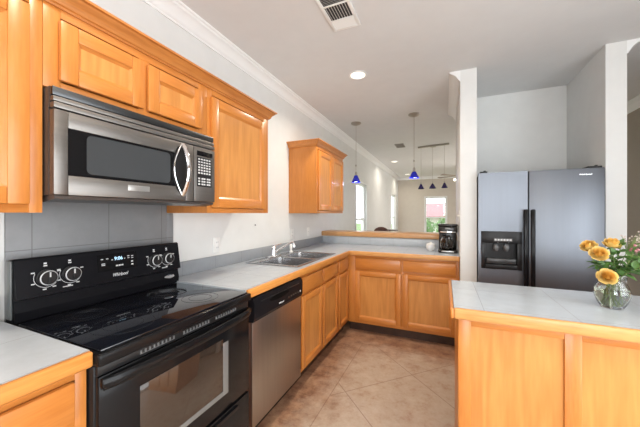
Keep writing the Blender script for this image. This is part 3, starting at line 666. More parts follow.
# ------------------------------------------------------------------ sink and tap
t = thing('kitchen_sink', (0.34, 2.375, 0.916), 'double bowl stainless steel sink set in the counter', 'sink')
bowls = [(0.165, 0.560, 1.995, 2.350), (0.165, 0.560, 2.385, 2.745)]
m = MB(); rx0, rx1, ry0, ry1 = 0.085, 0.592, 1.955, 2.785; zt = 0.9225
def rim(a, b, c, d_): m.box(a, b, c, d_, 0.9165, zt, 0, 0.0015)
rim(rx0, bowls[0][0], ry0, ry1); rim(bowls[0][1], rx1, ry0, ry1)
rim(bowls[0][0], bowls[0][1], ry0, bowls[0][2]); rim(bowls[0][0], bowls[0][1], bowls[0][3], bowls[1][2]); rim(bowls[0][0], bowls[0][1], bowls[1][3], ry1)
m.done('rim', SINKS, t)
for (a, b, c, d_) in bowls:
    k = MB()
    def loop(ins, z, rad, n=6):
        out = []
        for (px, py, s0) in ((b - ins - rad, d_ - ins - rad, 0), (a + ins + rad, d_ - ins - rad, 90), (a + ins + rad, c + ins + rad, 180), (b - ins - rad, c + ins + rad, 270)):
            for i in range(n): an = math.radians(s0 + 90 * i / (n - 1)); out.append(k.b.verts.new((px + rad * math.cos(an), py + rad * math.sin(an), z)))
        return out
    L_ = [loop(-0.001, zt, 0.05), loop(0.004, zt - 0.004, 0.05), loop(0.012, 0.78, 0.05), loop(0.030, 0.758, 0.045), loop(0.05, 0.752, 0.04)]
    for i in range(len(L_) - 1):
        A, B = L_[i], L_[i + 1]
        for j in range(len(A)): k.b.faces.new((A[j], A[(j + 1) % len(A)], B[(j + 1) % len(A)], B[j]))
    k.b.faces.new(L_[-1])
    k.lathe([(0.001, 0.0005), (0.038, 0.0005), (0.042, 0.003), (0.045, 0.0)], ((a + b) / 2, (c + d_) / 2, 0.752), 24)
    bo = k.done('bowl', SINKS, t)
    sl = bo.modifiers.new('thickness', 'SOLIDIFY'); sl.thickness = 0.0012; sl.offset = 1
t = thing('kitchen_tap', (0.125, 2.37, 0.9235), 'chrome lever tap with a long spout at the back of the sink', 'tap')
TY = 2.325
m = MB().box(0.098, 0.152, TY - 0.10, TY + 0.10, 0.923, 0.934, 0, 0.004); m.done('base_plate', CHROME, t)
m = MB().lathe([(0.026, 0), (0.024, 0.03), (0.021, 0.05), (0.022, 0.075), (0.012, 0.086)], (0.125, TY, 0.934), 24); m.done('tap_body', CHROME, t)
m = MB().tube([(0.135, TY + 0.002, 0.960), (0.18, TY + 0.012, 0.992), (0.24, TY + 0.026, 1.030), (0.298, TY + 0.040, 1.062), (0.314, TY + 0.044, 1.064), (0.323, TY + 0.046, 1.052), (0.325, TY + 0.046, 1.020)], [0.010, 0.0095, 0.009, 0.009, 0.010, 0.011, 0.012], 12); m.done('spout', CHROME, t)
m = MB().tube([(0.125, TY, 1.018), (0.140, TY + 0.04, 1.030), (0.150, TY + 0.10, 1.040)], [0.009, 0.006, 0.005], 10, sc=(0.7, 1.2)); m.done('lever', CHROME, t)
m = MB().lathe([(0.019, 0), (0.017, 0.010), (0.012, 0.018), (0.011, 0.035), (0.015, 0.04), (0.016, 0.078), (0.010, 0.088)], (0.125, 2.665, 0.9235), 20)
tag(m.done('side_spray', PLATE, at=(0.125, 2.665, 0.92)), 'white side spray standing right of the chrome tap', 'sprayer')

# ------------------------------------------------------------------ outlets and switches
def outlet(F, a, z, label, cat, style, name):
    t = thing(name, F.pt(a, 0.0005, z), label, cat)
    m = MB(); F.box(m, a - 0.036, a + 0.036, 0.0005, 0.006, z - 0.058, z + 0.058, 0, 0.002); m.done('cover_plate', PLATE, t)
    if style == 'outlet':
        for q in (-0.02, 0.02):
            m = MB(); F.box(m, a - 0.016, a + 0.016, 0.0062, 0.0085, z + q - 0.014, z + q + 0.014, 0, 0.002)
            F.box(m, a - 0.008, a - 0.005, 0.0086, 0.0089, z + q - 0.005, z + q + 0.006, 1); F.box(m, a + 0.005, a + 0.008, 0.0086, 0.0089, z + q - 0.005, z + q + 0.006, 1)
            m.done('socket', [PLATE, SLOT], t)
    else:
        m = MB(); F.box(m, a - 0.006, a + 0.006, 0.0062, 0.020, z - 0.004, z + 0.016, 0, 0.002); m.done('toggle', PLATE, t)
F0 = Face('+x', 0.0)
outlet(F0, 1.710, 1.092, 'white double outlet on the wall between the range and the sink', 'outlet', 'outlet', 'wall_outlet')
outlet(F0, 2.905, 1.098, 'white wall outlet under the lone wall cabinet, nearer the tap', 'outlet', 'outlet', 'wall_outlet')
outlet(F0, 3.33, 1.098, 'white toggle switch under the lone wall cabinet, nearer the bar', 'switch', 'toggle', 'light_switch')
class FaceL(Face):
    def box(s, mb, a0, a1, d0, d1, z0, z1, m=0, bev=0): mb.box(s.p - d1, s.p - d0, a0, a1, z0, z1, m, bev)
    def pt(s, a, d, z): return (s.p - d, a, z)
outlet(FaceL('-x', 1.768), 3.14, 1.31, 'white toggle switch on the side of the wall above the coffee maker', 'switch', 'toggle', 'light_switch')
outlet(FaceL('-x', 1.768), 3.42, 1.10, 'white outlet on the side wall right behind the coffee maker', 'outlet', 'outlet', 'wall_outlet')
tag(MB().cyl((0.0005, 2.20, 1.229), (0.008, 2.20, 1.229), 0.004, 0.006, 10).done('wall_nail', SLOT, at=(0, 2.2, 1.229)), 'tiny dark nail in the wall above the counter', 'nail')

# ------------------------------------------------------------------ fridge
t = thing('refrigerator', (2.35, 3.3, 0), 'side-by-side stainless refrigerator with black ice dispenser in the alcove', 'refrigerator')
X0, X1, XM, FT = 1.912, 2.782, 2.284, 1.700
MB().box(X0 + 0.004, X1 - 0.004, 3.000, 3.70, 0.02, 1.688, 0, 0.004).box(X0 + 0.05, X1 - 0.05, 3.03, 3.65, 0.001, 0.02).done('case', FSIDE, t)
MB().box(X0 + 0.01, X1 - 0.01, 2.985, 2.9995, 0.02, 0.095).done('kick_grille', BLACKM, t)
DX0, DX1, DZ0, DZ1 = 1.932, 2.240, 0.845, 1.180
f = MB()
f.box(X0, DX0, 2.930, 2.992, 0.105, FT, 0, 0.006); f.box(DX1, XM - 0.004, 2.930, 2.992, 0.105, FT, 0, 0.006)
f.box(DX0 - 0.006, DX1 + 0.006, 2.930, 2.992, DZ1, FT, 0, 0.006); f.box(DX0 - 0.006, DX1 + 0.006, 2.930, 2.992, 0.105, DZ0, 0, 0.006)
f.box(DX0, DX1, 2.988, 2.992, DZ0, DZ1, 0)
fd = MB()
# one clean slab with an opening: built from a grid so that no seam shows
def slab(mb, x0, x1, z0, z1, y0, y1, hole):
    xs = [x0, hole[0], hole[1], x1]; zs = [z0, hole[2], hole[3], z1]
    V = {(i, j, k): mb.b.verts.new((xs[i], (y0, y1)[k], zs[j])) for i in range(4) for j in range(4) for k in range(2)}
    for i in range(3):
        for j in range(3):
            if i == 1 and j == 1: continue
            for k in range(2): mb.b.faces.new([V[q] for q in ((i, j, k), (i + 1, j, k), (i + 1, j + 1, k), (i, j + 1, k))])
    for i in range(3):
        for j in (0, 3): mb.b.faces.new([V[q] for q in ((i, j, 0), (i + 1, j, 0), (i + 1, j, 1), (i, j, 1))])
        for j in (0, 3): mb.b.faces.new([V[q] for q in ((j, i, 0), (j, i + 1, 0), (j, i + 1, 1), (j, i, 1))])
    for j in (1, 2): mb.b.faces.new([V[q] for q in ((1, j, 0), (2, j, 0), (2, j, 1), (1, j, 1))]); mb.b.faces.new([V[q] for q in ((j, 1, 0), (j, 2, 0), (j, 2, 1), (j, 1, 1))])
f.b.free()
slab(fd, X0, XM - 0.004, 0.105, FT, 2.930, 2.992, (DX0, DX1, DZ0, DZ1))
fz = fd.done('freezer_door', STEELF, t)
fr = MB().box(XM + 0.004, X1, 2.930, 2.992, 0.105, FT, 0, 0.006).done('fridge_door', STEELF, t)
tag(fr, 'darker right door')
# dispenser
m = MB()
m.box(DX0 + 0.001, DX1 - 0.001, 2.924, 2.934, 1.075, DZ1 - 0.001, 0, 0.002)
m.box(DX0 + 0.001, DX0 + 0.036, 2.924, 2.934, DZ0 + 0.001, 1.075, 0, 0.002); m.box(DX1 - 0.036, DX1 - 0.001, 2.924, 2.934, DZ0 + 0.001, 1.075, 0, 0.002)
m.box(DX0 + 0.036, DX1 - 0.036, 2.924, 2.934, DZ0 + 0.001, 0.885, 0, 0.002)
m.box(DX0 + 0.001, DX1 - 0.001, 2.984, 2.990, DZ0 + 0.001, DZ1 - 0.001, 0)
m.box(DX0 + 0.036, DX1 - 0.036, 2.934, 2.984, 0.878, 0.886, 0)
dp = m.done('dispenser', BLACKM, fz)
k = MB().box(2.030, 2.170, 2.9225, 2.9238, 1.090, 1.122)
dk = k.done('button_strip', SLOT, dp)
k = MB()
for i in range(6): k.box(2.036 + i * 0.0222, 2.036 + i * 0.0222 + 0.016, 2.9215, 2.9224, 1.098, 1.114)
k.box(2.06, 2.064, 2.9232, 2.9239, 1.080, 1.083); k.box(2.14, 2.144, 2.9232, 2.9239, 1.080, 1.083)
k.done('button', INK, dp)
for x in (2.052, 2.130):
    m = MB().lathe([(0.010, 0.04), (0.020, 0.030), (0.025, 0.008), (0.024, -0.010), (0.014, -0.026)], (x, 2.956, 1.030), 20); m.done('dispenser_paddle', mat('grey paddle', (0.13, 0.135, 0.14), 0.25), dp)
MB().box(DX0 + 0.04, DX1 - 0.04, 2.930, 2.975, 0.892, 0.940, 0, 0.010).done('drip_shelf', mat('dark grey tray', (0.05, 0.052, 0.055), 0.25), dp)
for x0, x1, par in ((2.246, 2.276, fz), (2.296, 2.326, fr)):
    MB().box(x0, x1, 2.885, 2.906, 0.42, 1.372, 0, 0.008, 3).box(x0 + 0.004, x1 - 0.004, 2.906, 2.9295, 0.43, 0.50, 0, 0.003).box(x0 + 0.004, x1 - 0.004, 2.906, 2.9295, 1.30, 1.362, 0, 0.003).done('door_handle', BLACK, par)
text('Whirlpool', 'badge_lettering', 0.015, (2.662, 2.9294, 1.650), CHROME, fr, face='-y', width=0.080)
for x, w_ in ((1.955, 0.03), (2.725, 0.045)):
    MB().box(x - w_, x + w_, 2.945, 3.06, 1.7015, 1.716, 0, 0.004).cyl((x + w_ * 0.3, 2.965, 1.716), (x + w_ * 0.3, 2.965, 1.724), 0.010).done('hinge_cover', BLACKM, t)

# ------------------------------------------------------------------ coffee maker and bowl
t = thing('coffee_maker', (1.66, 3.42, 0.916), 'black drip coffee maker with glass carafe at the right end of the counter', 'coffee maker')
cx_, cy_ = 1.662, 3.42
m = MB().box(cx_ - 0.095, cx_ + 0.095, cy_ - 0.115, cy_ + 0.115, 0.9165, 0.948, 0, 0.010, 3); m.done('base', COFFEE, t)
m = MB().box(cx_ - 0.090, cx_ + 0.090, cy_ + 0.03, cy_ + 0.112, 0.9485, 1.13, 0, 0.010, 3); m.done('water_tank', COFFEE, t)
m = MB().box(cx_ - 0.095, cx_ + 0.095, cy_ - 0.10, cy_ + 0.112, 1.131, 1.200, 0, 0.014, 3); hd = m.done('brew_head', COFFEE, t)
m = MB().box(cx_ - 0.098, cx_ + 0.098, cy_ - 0.105, cy_ + 0.114, 1.2005, 1.222, 0, 0.008, 3); m.done('lid', COFFEE, t)
MB().box(cx_ - 0.075, cx_ + 0.075, cy_ - 0.1035, cy_ - 0.1005, 1.133, 1.145, 0, 0.001).done('chrome_band', CHROME, hd)
MB().box(cx_ - 0.025, cx_ + 0.025, cy_ - 0.1025, cy_ - 0.1003, 1.172, 1.184, 0, 0.001).done('clock_display', mat('pale clock', (0.35, 0.36, 0.36), 0.3), hd)
MB().box(cx_ - 0.06, cx_ + 0.06, cy_ - 0.1175, cy_ - 0.1152, 0.925, 0.940, 0, 0.001).done('switch_plate', mat('silver plate', (0.5, 0.5, 0.5), 0.3, 0.8), t)
m = MB().lathe([(0.055, 0.0), (0.064, 0.02), (0.068, 0.06), (0.058, 0.105), (0.044, 0.13), (0.042, 0.13), (0.056, 0.104), (0.066, 0.06), (0.062, 0.021), (0.053, 0.002)], (cx_ - 0.01, cy_ - 0.04, 0.949), 28, closed=True); cf = m.done('carafe', CARAFE, t)
m = MB().lathe([(0.052, 0.0025), (0.0615, 0.021), (0.064, 0.04)], (cx_ - 0.01, cy_ - 0.04, 0.949), 28); m.done('coffee', mat('dark brewed coffee', (0.02, 0.009, 0.005), 0.1), cf)
MB().lathe([(0.046, 0.131), (0.047, 0.145), (0.030, 0.152)], (cx_ - 0.01, cy_ - 0.04, 0.949), 24).done('carafe_lid', COFFEE, cf)
MB().tube([(cx_ - 0.01, cy_ - 0.085, 1.085), (cx_ - 0.01, cy_ - 0.125, 1.075), (cx_ - 0.01, cy_ - 0.128, 1.00), (cx_ - 0.01, cy_ - 0.108, 0.975)], 0.010, 10, sc=(0.7, 1.3)).done('carafe_handle', COFFEE, cf)
m = MB().lathe([(0.024, 0), (0.026, 0.006), (0.046, 0.026), (0.052, 0.050), (0.050, 0.070), (0.047, 0.070), (0.048, 0.050), (0.040, 0.028), (0.02, 0.010)], (1.488, 3.44, 0.9162), 28)
m.lathe([(0.047, 0.071), (0.040, 0.084), (0.012, 0.092), (0.012, 0.100), (0.004, 0.103)], (1.488, 3.44, 0.9162), 28)
tag(m.done('sugar_bowl', CERAM, at=(1.488, 3.44, 0.9162)), 'small round white lidded bowl left of the coffee maker', 'bowl')

# ------------------------------------------------------------------ vase with roses on the island
VX, VY, VZ = 2.322, 1.70, 0.9152
t = thing('glass_vase', (VX, VY, VZ), 'round clear glass vase of water holding yellow roses on the island', 'vase')
outp = [(0.030, 0.0), (0.038, 0.002), (0.050, 0.022), (0.0615, 0.055), (0.062, 0.075), (0.054, 0.100), (0.046, 0.115), (0.045, 0.124), (0.049, 0.134)]
inp = [(0.0465, 0.134), (0.0425, 0.124), (0.0435, 0.115), (0.0515, 0.099), (0.0592, 0.075), (0.0587, 0.055), (0.0475, 0.025), (0.036, 0.009), (0.001, 0.008)]
m = MB().lathe([(0.001, 0.0)] + outp + inp, (VX, VY, VZ), 40, closed=True); m.done('glass_bowl', GLASS, t)
wp = [(0.001, 0.0085), (0.0355, 0.0095), (0.0470, 0.0255), (0.0582, 0.0555), (0.0587, 0.075), (0.0560, 0.088), (0.001, 0.088)]
MB().lathe(wp, (VX, VY, VZ), 40, closed=True).done('water', WATER, t)
# scalloped rim bead
MB().tube([(VX + (0.0478 + 0.0012 * math.cos(8 * a)) * math.cos(a), VY + (0.0478 + 0.0012 * math.cos(8 * a)) * math.sin(a), VZ + 0.1365) for a in [2 * PI * i / 64 for i in range(64)]], 0.0022, 8, closed=True).done('rim', GLASS, t)
def petal(mb, base_r, h, w, az, lean, curl, M, m=0):
    n, k = 5, 6; g = []
    for i in range(k + 1):
        s_ = i / k; row = []
        ww = w * math.sin(PI * min(0.5, 0.12 + 0.55 * s_) ) * (1 - 0.45 * max(0, s_ - 0.7) / 0.3)
        for j in range(n + 1):
            u = (j / n - 0.5) * 2; ang = az + u * ww
            rad = base_r * (0.25 + 0.75 * math.sin(PI / 2 * min(1, s_ * 1.25))) + lean * s_ * s_ + curl * max(0, s_ - 0.7) ** 2 * 8
            z = h * s_ * (1 - 0.12 * u * u) - curl * max(0, s_ - 0.75) ** 2 * 6
            row.append(mb.b.verts.new(M @ Vector((rad * math.cos(ang), rad * math.sin(ang), z))))
        g.append(row)
    for i in range(k):
        for j in range(n): mb.b.faces.new((g[i][j], g[i][j + 1], g[i + 1][j + 1], g[i + 1][j])).material_index = m
def leaf(mb, p, d, ln, wd, roll=0.0, m=0):
    d = Vector(d).normalized(); side = d.cross(Vector((0, 0, 1)));
    if side.length < 1e-3: side = Vector((1, 0, 0))
    side.normalize(); side = Matrix.Rotation(roll, 3, d) @ side; nrm = side.cross(d)
    k = 6; L, C, R = [], [], []
    for i in range(k + 1):
        s_ = i / k; w = wd * math.sin(PI * s_ ** 0.8) * 0.5; c = Vector(p) + d * (ln * s_) - Vector((0, 0, 1)) * (ln * 0.25 * s_ * s_)
        L.append(mb.b.verts.new(c + side * w + nrm * w * 0.45)); C.append(mb.b.verts.new(c)); R.append(mb.b.verts.new(c - side * w + nrm * w * 0.45))
    for i in range(k):
        mb.b.faces.new((L[i], C[i], C[i + 1], L[i + 1])).material_index = m; mb.b.faces.new((C[i], R[i], R[i + 1], C[i + 1])).material_index = m
def bez(a, b, c, n=12):
    a, b, c = Vector(a), Vector(b), Vector(c); return [a * (1 - t) ** 2 + b * 2 * t * (1 - t) + c * t * t for t in [i / n for i in range(n + 1)]]
def rose(pos, facing, size, foot, label, open_=1.0):
    pos = Vector(pos); f = Vector(facing).normalized()
    t = thing('rose', tuple(pos), label, 'rose', 'yellow roses in the glass vase')
    M = Matrix.Translation(pos) @ f.to_track_quat('Z', 'Y').to_matrix().to_4x4()
    mb = MB(); R = size / 2
    for lay, (n, br, hh, w, lean, curl) in enumerate(((3, 0.12, 1.12, 1.4, 0.0, -0.04), (3, 0.24, 1.16, 1.2, 0.0, 0.0), (4, 0.36, 1.14, 1.0, 0.02, 0.02), (4, 0.49, 1.10, 0.95, 0.03, 0.04), (5, 0.61, 1.00, 0.80, 0.05, 0.06), (5, 0.72, 0.86, 0.78, 0.09, 0.09), (5, 0.80, 0.66, 0.74, 0.17, 0.10))):
        for i in range(n):
            petal(mb, br * R, hh * R * 1.15 * random.uniform(0.94, 1.05), w, 2 * PI * i / n + lay * 0.7 + random.uniform(-0.1, 0.1), lean * R * open_, curl * R * open_ * random.uniform(0.8, 1.2), M, 1 if lay < 4 else 0)
    mb.done('bloom', [YEL, YELI], t, angle=80, fixn=False)
    cal = MB(); base = pos
    for i in range(5):
        a = 2 * PI * i / 5; leaf(cal, base - f * 0.002, (M.to_3x3() @ Vector((math.cos(a), math.sin(a), 0.25))), R * 0.9, R * 0.3)
    cal.sph(base - f * 0.004, R * 0.22, 0, 2)
    cal.done('calyx', GREEN, t, angle=80)
    neck = Vector((VX + (pos.x - VX) * 0.15, VY + (pos.y - VY) * 0.15, VZ + 0.13))
    neck.x = VX + max(-0.030, min(0.030, (pos.x - VX) * 0.5)); neck.y = VY + max(-0.030, min(0.030, (pos.y - VY) * 0.5))
    ctrl = neck + (neck - Vector(foot)) * 0.35; st = [Vector(foot).lerp(neck, i / 8) for i in range(8)] + bez(neck, ctrl, base - f * 0.006, 10)
    MB().tube(st, 0.0024, 8).done('stem', STEMG, t)
    return t
def foot(a, r=0.030): return (VX + r * math.cos(a), VY + r * math.sin(a), VZ + 0.014)
rose((2.262, 1.740, 1.168), (-0.45, -0.45, 0.75), 0.068, foot(0.4), 'yellow rose farthest left in the vase, turned sideways')
rose((2.276, 1.705, 1.143), (-0.15, -0.85, 0.60), 0.070, foot(0.9), 'full yellow rose in the vase just right of the leftmost one')
rose((2.342, 1.760, 1.178), (0.05, -0.45, 0.90), 0.068, foot(3.6), 'yellow rose at the top middle of the bouquet, facing up')
rose((2.287, 1.664, 1.052), (-0.15, -0.90, 0.42), 0.070, foot(2.0), 'lowest yellow rose, hanging over the rim of the vase')
rose((2.462, 1.760, 1.155), (0.5, -0.5, 0.7), 0.058, foot(3.0), 'yellow rose at the right of the bouquet, by the picture edge')
def sprig(end, ctrl, ft, n, ln, wd, label):
    t = thing('leafy_sprig', tuple(end), label, 'foliage', 'green sprigs among the roses')
    neck = Vector((VX + (end[0] - VX) * 0.20, VY + (end[1] - VY) * 0.20, VZ + 0.13))
    pts = [Vector(ft).lerp(neck, i / 6) for i in range(6)] + bez(neck, ctrl, end, 12)
    MB().tube(pts, 0.0018, 7).done('stem', STEMG, t)
    m = MB(); q = pts[7:]
    for i in range(n):
        s_ = (i + 0.6) / n * (len(q) - 1.01); j = int(s_); p = q[j].lerp(q[j + 1], s_ - j); d = (q[j + 1] - q[j]).normalized()
        a = i * 2.4; o = d.orthogonal().normalized(); o = Matrix.Rotation(a, 3, d) @ o
        leaf(m, p, o * 0.9 + d * 0.6, ln * random.uniform(0.8, 1.15), wd, random.uniform(-0.6, 0.6))
    leaf(m, end, (Vector(end) - Vector(ctrl)), ln, wd)
    m.done('leaves', GREEN, t, angle=80)
SP = [((2.330, 1.71, 1.150), (2.335, 1.70, 1.09), 1.0), ((2.385, 1.68, 1.165), (2.36, 1.68, 1.09), 2.2), ((2.425, 1.72, 1.150), (2.38, 1.71, 1.10), 3.1), ((2.375, 1.75, 1.190), (2.35, 1.74, 1.10), 4.0),
      ((2.270, 1.70, 1.105), (2.30, 1.70, 1.09), 5.1), ((2.455, 1.70, 1.135), (2.39, 1.70, 1.11), 2.7), ((2.405, 1.64, 1.115), (2.36, 1.66, 1.09), 1.7)]
SL = ['leafy green sprig between the two left roses and the top one', 'leafy green sprig rising right of the top rose toward the front', 'leafy green sprig reaching right at mid height of the bouquet', 'leafy green sprig standing highest behind the bouquet',
      'leafy green sprig under the two left roses', 'leafy green sprig reaching farthest right over the island', 'leafy green sprig drooping low at the right front of the vase']
for (e_, c_, a_), l_ in zip(SP, SL): sprig(e_, c_, foot(a_, 0.026), 13, 0.046, 0.025, l_)
def filler(end, ft, label, mtl, n, r, sp, name, cat):
    t = thing(name, tuple(end), label, cat)
    neck = Vector((VX + (end[0] - VX) * 0.22, VY + (end[1] - VY) * 0.22, VZ + 0.13)); e = Vector(end)
    top = bez(neck, neck + Vector((0, 0, 0.05)), e, 8); s_ = MB().tube([Vector(ft).lerp(neck, i / 4) for i in range(4)] + top, 0.0014, 6)
    f = MB(); hub = top[-3]
    for i in range(n):
        p = e + Vector((random.gauss(0, sp), random.gauss(0, sp), random.gauss(0, sp * 0.8)))
        s_.tube([hub, hub.lerp(p, 0.5) + Vector((0, 0, 0.004)), p], 0.0006, 4); f.sph(p, r * random.uniform(0.7, 1.2), 0, 1)
    s_.done('stem', STEMG, t); f.done('florets', mtl, t)
filler((2.428, 1.77, 1.215), foot(4.4), 'airy pale filler flower spray at the upper right of the bouquet', FILL, 55, 0.0030, 0.020, 'filler_flower', 'flower')
filler((2.475, 1.74, 1.195), foot(4.9), 'airy pale filler flower spray by the right picture edge', FILL, 45, 0.0028, 0.018, 'filler_flower', 'flower')
filler((2.402, 1.70, 1.178), foot(5.5), 'cluster of small pink buds right of the top yellow rose', PINKB, 9, 0.0058, 0.011, 'pink_buds', 'flower')

# ------------------------------------------------------------------ ceiling fittings
def can_fixture(x, y, label):
    t = thing('recessed_light', (x, y, CEIL), label, 'ceiling light', 'recessed ceiling lights')
    MB().lathe([(0.070, -0.0005), (0.090, -0.0005), (0.090, -0.006), (0.076, -0.009), (0.070, -0.006)], (x, y, CEIL), 36, closed=True).done('trim_ring', WHITE, t)
    MB().lathe([(0.001, -0.0005), (0.0695, -0.0005), (0.0695, -0.005), (0.001, -0.005)], (x, y, CEIL), 36).done('lens', LAMP, t)
can_fixture(0.857, 2.69, 'large lit recessed ceiling light over the kitchen')
can_fixture(0.43, 7.55, 'lit recessed ceiling light in the far room, nearer of two')
can_fixture(0.445, 10.2, 'faint recessed ceiling light at the far end of the far room')
t = thing('ceiling_vent', (0.985, 1.79, CEIL), 'white three-way ceiling air vent at the top of the picture', 'air vent')
vx0, vx1, vy0, vy1 = 0.885, 1.085, 1.605, 1.972
m = MB()
for q in ((vx0, vx0 + 0.022, vy0, vy1), (vx1 - 0.022, vx1, vy0, vy1), (vx0 + 0.022, vx1 - 0.022, vy0, vy0 + 0.02), (vx0 + 0.022, vx1 - 0.022, vy1 - 0.02, vy1), (vx0 + 0.022, vx1 - 0.022, 1.712, 1.722), (vx0 + 0.022, vx1 - 0.022, 1.860, 1.870)):
    m.box(*q, CEIL - 0.010, CEIL - 0.0005, 0, 0.001)
m.done('frame', PLATE, t)
MB().box(vx0 + 0.022, vx1 - 0.022, vy0 + 0.02, vy1 - 0.02, CEIL - 0.0022, CEIL - 0.0005).done('duct_backing', VOID, t)
def slat(lo, hi, fixed, axis, tilt):
    mb = MB()
    if axis == 'y':   # slat running along y at x=fixed
        mb.prism([(fixed, CEIL - 0.0025), (fixed + 0.0015, CEIL - 0.0025), (fixed + 0.0015 + tilt, CEIL - 0.010), (fixed + tilt, CEIL - 0.010)], 'y', lo, hi)
    else:
        mb.prism([(fixed, CEIL - 0.0025), (fixed + 0.0015, CEIL - 0.0025), (fixed + 0.0015 + tilt, CEIL - 0.010), (fixed + tilt, CEIL - 0.010)], 'x', lo, hi)
    mb.done('louver', PLATE, t)
for i in range(8): slat(1.7225, 1.8595, vx0 + 0.028 + i * 0.0185, 'y', 0.006)
for i in range(6): slat(vx0 + 0.0225, vx1 - 0.0225, 1.872 + i * 0.0128, 'x', 0.0095)
for i in range(6): slat(vx0 + 0.0225, vx1 - 0.0225, 1.6365 + i * 0.0128, 'x', -0.0095)
t = thing('ceiling_vent', (0.815, 5.82, CEIL), 'small grey ceiling air vent in the far room beyond the bar', 'air vent')
m = MB().box(0.73, 0.90, 5.66, 5.675, CEIL - 0.010, CEIL - 0.0005).box(0.73, 0.90, 5.965, 5.98, CEIL - 0.010, CEIL - 0.0005).box(0.73, 0.745, 5.675, 5.965, CEIL - 0.010, CEIL - 0.0005).box(0.885, 0.90, 5.675, 5.965, CEIL - 0.010, CEIL - 0.0005); m.done('frame', mat('grey vent metal', (0.30, 0.28, 0.25), 0.5), t)
MB().box(0.745, 0.885, 5.675, 5.965, CEIL - 0.002, CEIL - 0.0005).done('duct_backing', VOID, t)
for i in range(8): m = MB().box(0.745, 0.885, 5.69 + i * 0.035, 5.703 + i * 0.035, CEIL - 0.009, CEIL - 0.0025); m.done('louver', mat('vent slat', (0.30, 0.28, 0.25), 0.5) if i == 0 else bpy.data.materials['vent slat'], t)

def shade(parent, x, y, z0, z1, r0, r1, mtl, name='glass_shade'):
    """open cone, wide rim down"""
    w = 0.004; m = MB().lathe([(r1, z0), (r0, z1), (0.004, z1 + 0.002), (0.004, z1 - w), (r0 - w * 0.7, z1 - w), (r1 - w, z0)], (x, y, 0), 32, closed=True)
    return m.done(name, mtl, parent)
def pendant(x, y, ztop, zbot, label):
    t = thing('pendant_light', (x, y, CEIL), label, 'pendant light', 'blue pendant lights over the bar')
    MB().lathe([(0.075, -0.0005), (0.075, -0.012), (0.058, -0.026), (0.020, -0.038), (0.006, -0.042)], (x, y, CEIL), 32).done('canopy', NICKEL, t)
    MB().cyl((x, y, CEIL - 0.04), (x, y, ztop + 0.055), 0.0028, n=8).done('cord', NICKEL, t)
    MB().cyl((x, y, ztop + 0.135), (x, y, ztop + 0.16), 0.010, n=12).done('cord_grip', NICKEL, t)
    MB().lathe([(0.006, 0.06), (0.016, 0.045), (0.018, 0.010), (0.028, 0.004)], (x, y, ztop), 20).done('lamp_holder', NICKEL, t)
    s_ = shade(t, x, y, zbot, ztop, 0.024, 0.068, BLUE)
    MB().sph((x, y, zbot + 0.030), 0.022, 0, 3).done('bulb', BLUEB, t)
    l = bpy.data.lights.new('pendant_glow', 'POINT'); l.energy = 1.5; l.color = (0.65, 0.7, 1); l.shadow_soft_size = 0.025
    o = bpy.data.objects.new('pendant_glow', l); COL.objects.link(o); o.location = (x, y, zbot - 0.01)
pendant(0.417, 4.11, 1.905, 1.803, 'lit cobalt blue glass pendant over the bar, the one nearest the left wall')
pendant(1.249, 4.06, 1.905, 1.820, 'lit cobalt blue glass pendant over the middle of the bar')
t = thing('bar_pendant_light', (1.418, 6.05, CEIL), 'three small violet glass cones hung from one ceiling bar in the far room', 'pendant light')
MB().prism([(1.130, 6.075), (1.138, 6.125), (1.713, 6.018), (1.705, 5.968)], 'z', CEIL - 0.030, CEIL - 0.0005).done('ceiling_bar', NICKEL, t)
MB().lathe([(0.055, -0.030), (0.055, -0.040), (0.01, -0.045)], (1.42, 6.046, CEIL), 24).done('canopy', NICKEL, t)
for (x, y, s_) in ((1.190, 6.095, 0.060), (1.410, 6.05, 0.068), (1.625, 6.008, 0.058)):
    MB().cyl((x, y, CEIL - 0.03), (x, y, 1.965), 0.0025, n=8).done('cord', NICKEL, t)
    MB().lathe([(0.006, 0.035), (0.014, 0.022), (0.014, 0.0)], (x, y, 1.932), 16).done('lamp_holder', NICKEL, t)
    shade(t, x, y, 1.832, 1.932, 0.014, s_ + 0.004, PURP)
# ceiling fan with lights, partly behind the wall end
t = thing('ceiling_fan', (2.05, 9.3, CEIL), 'ceiling fan with small lit bulbs in the far room, half hidden by the wall end', 'ceiling fan')
fx, fy = 2.00, 9.3
MB().lathe([(0.07, -0.0005), (0.06, -0.05), (0.02, -0.07), (0.014, -0.075), (0.014, -0.17), (0.07, -0.19), (0.095, -0.22), (0.095, -0.27), (0.05, -0.30)], (fx, fy, CEIL), 24).done('motor', NICKEL, t)
for i in range(5):
    a = math.radians(152 + 72 * i); d = Vector((math.cos(a), math.sin(a), 0)); n_ = Vector((-d.y, d.x, 0)); p = Vector((fx, fy, CEIL - 0.245)); m = MB()
    pts = [p + d * 0.09 - n_ * 0.03, p + d * 0.09 + n_ * 0.03, p + d * 0.62 + n_ * 0.065, p + d * 0.65, p + d * 0.62 - n_ * 0.065]
    A = [m.b.verts.new(q + Vector((0, 0, 0.012 * (q - p).dot(n_) / 0.065))) for q in pts]; B = [m.b.verts.new(v.co + Vector((0, 0, 0.007))) for v in A]
    for j in range(5): m.b.faces.new((A[j], A[(j + 1) % 5], B[(j + 1) % 5], B[j]))
    m.b.faces.new(A[::-1]); m.b.faces.new(B); m.done('blade', mat('fan blade', (0.30, 0.25, 0.21), 0.5) if i == 0 else bpy.data.materials['fan blade'], t)
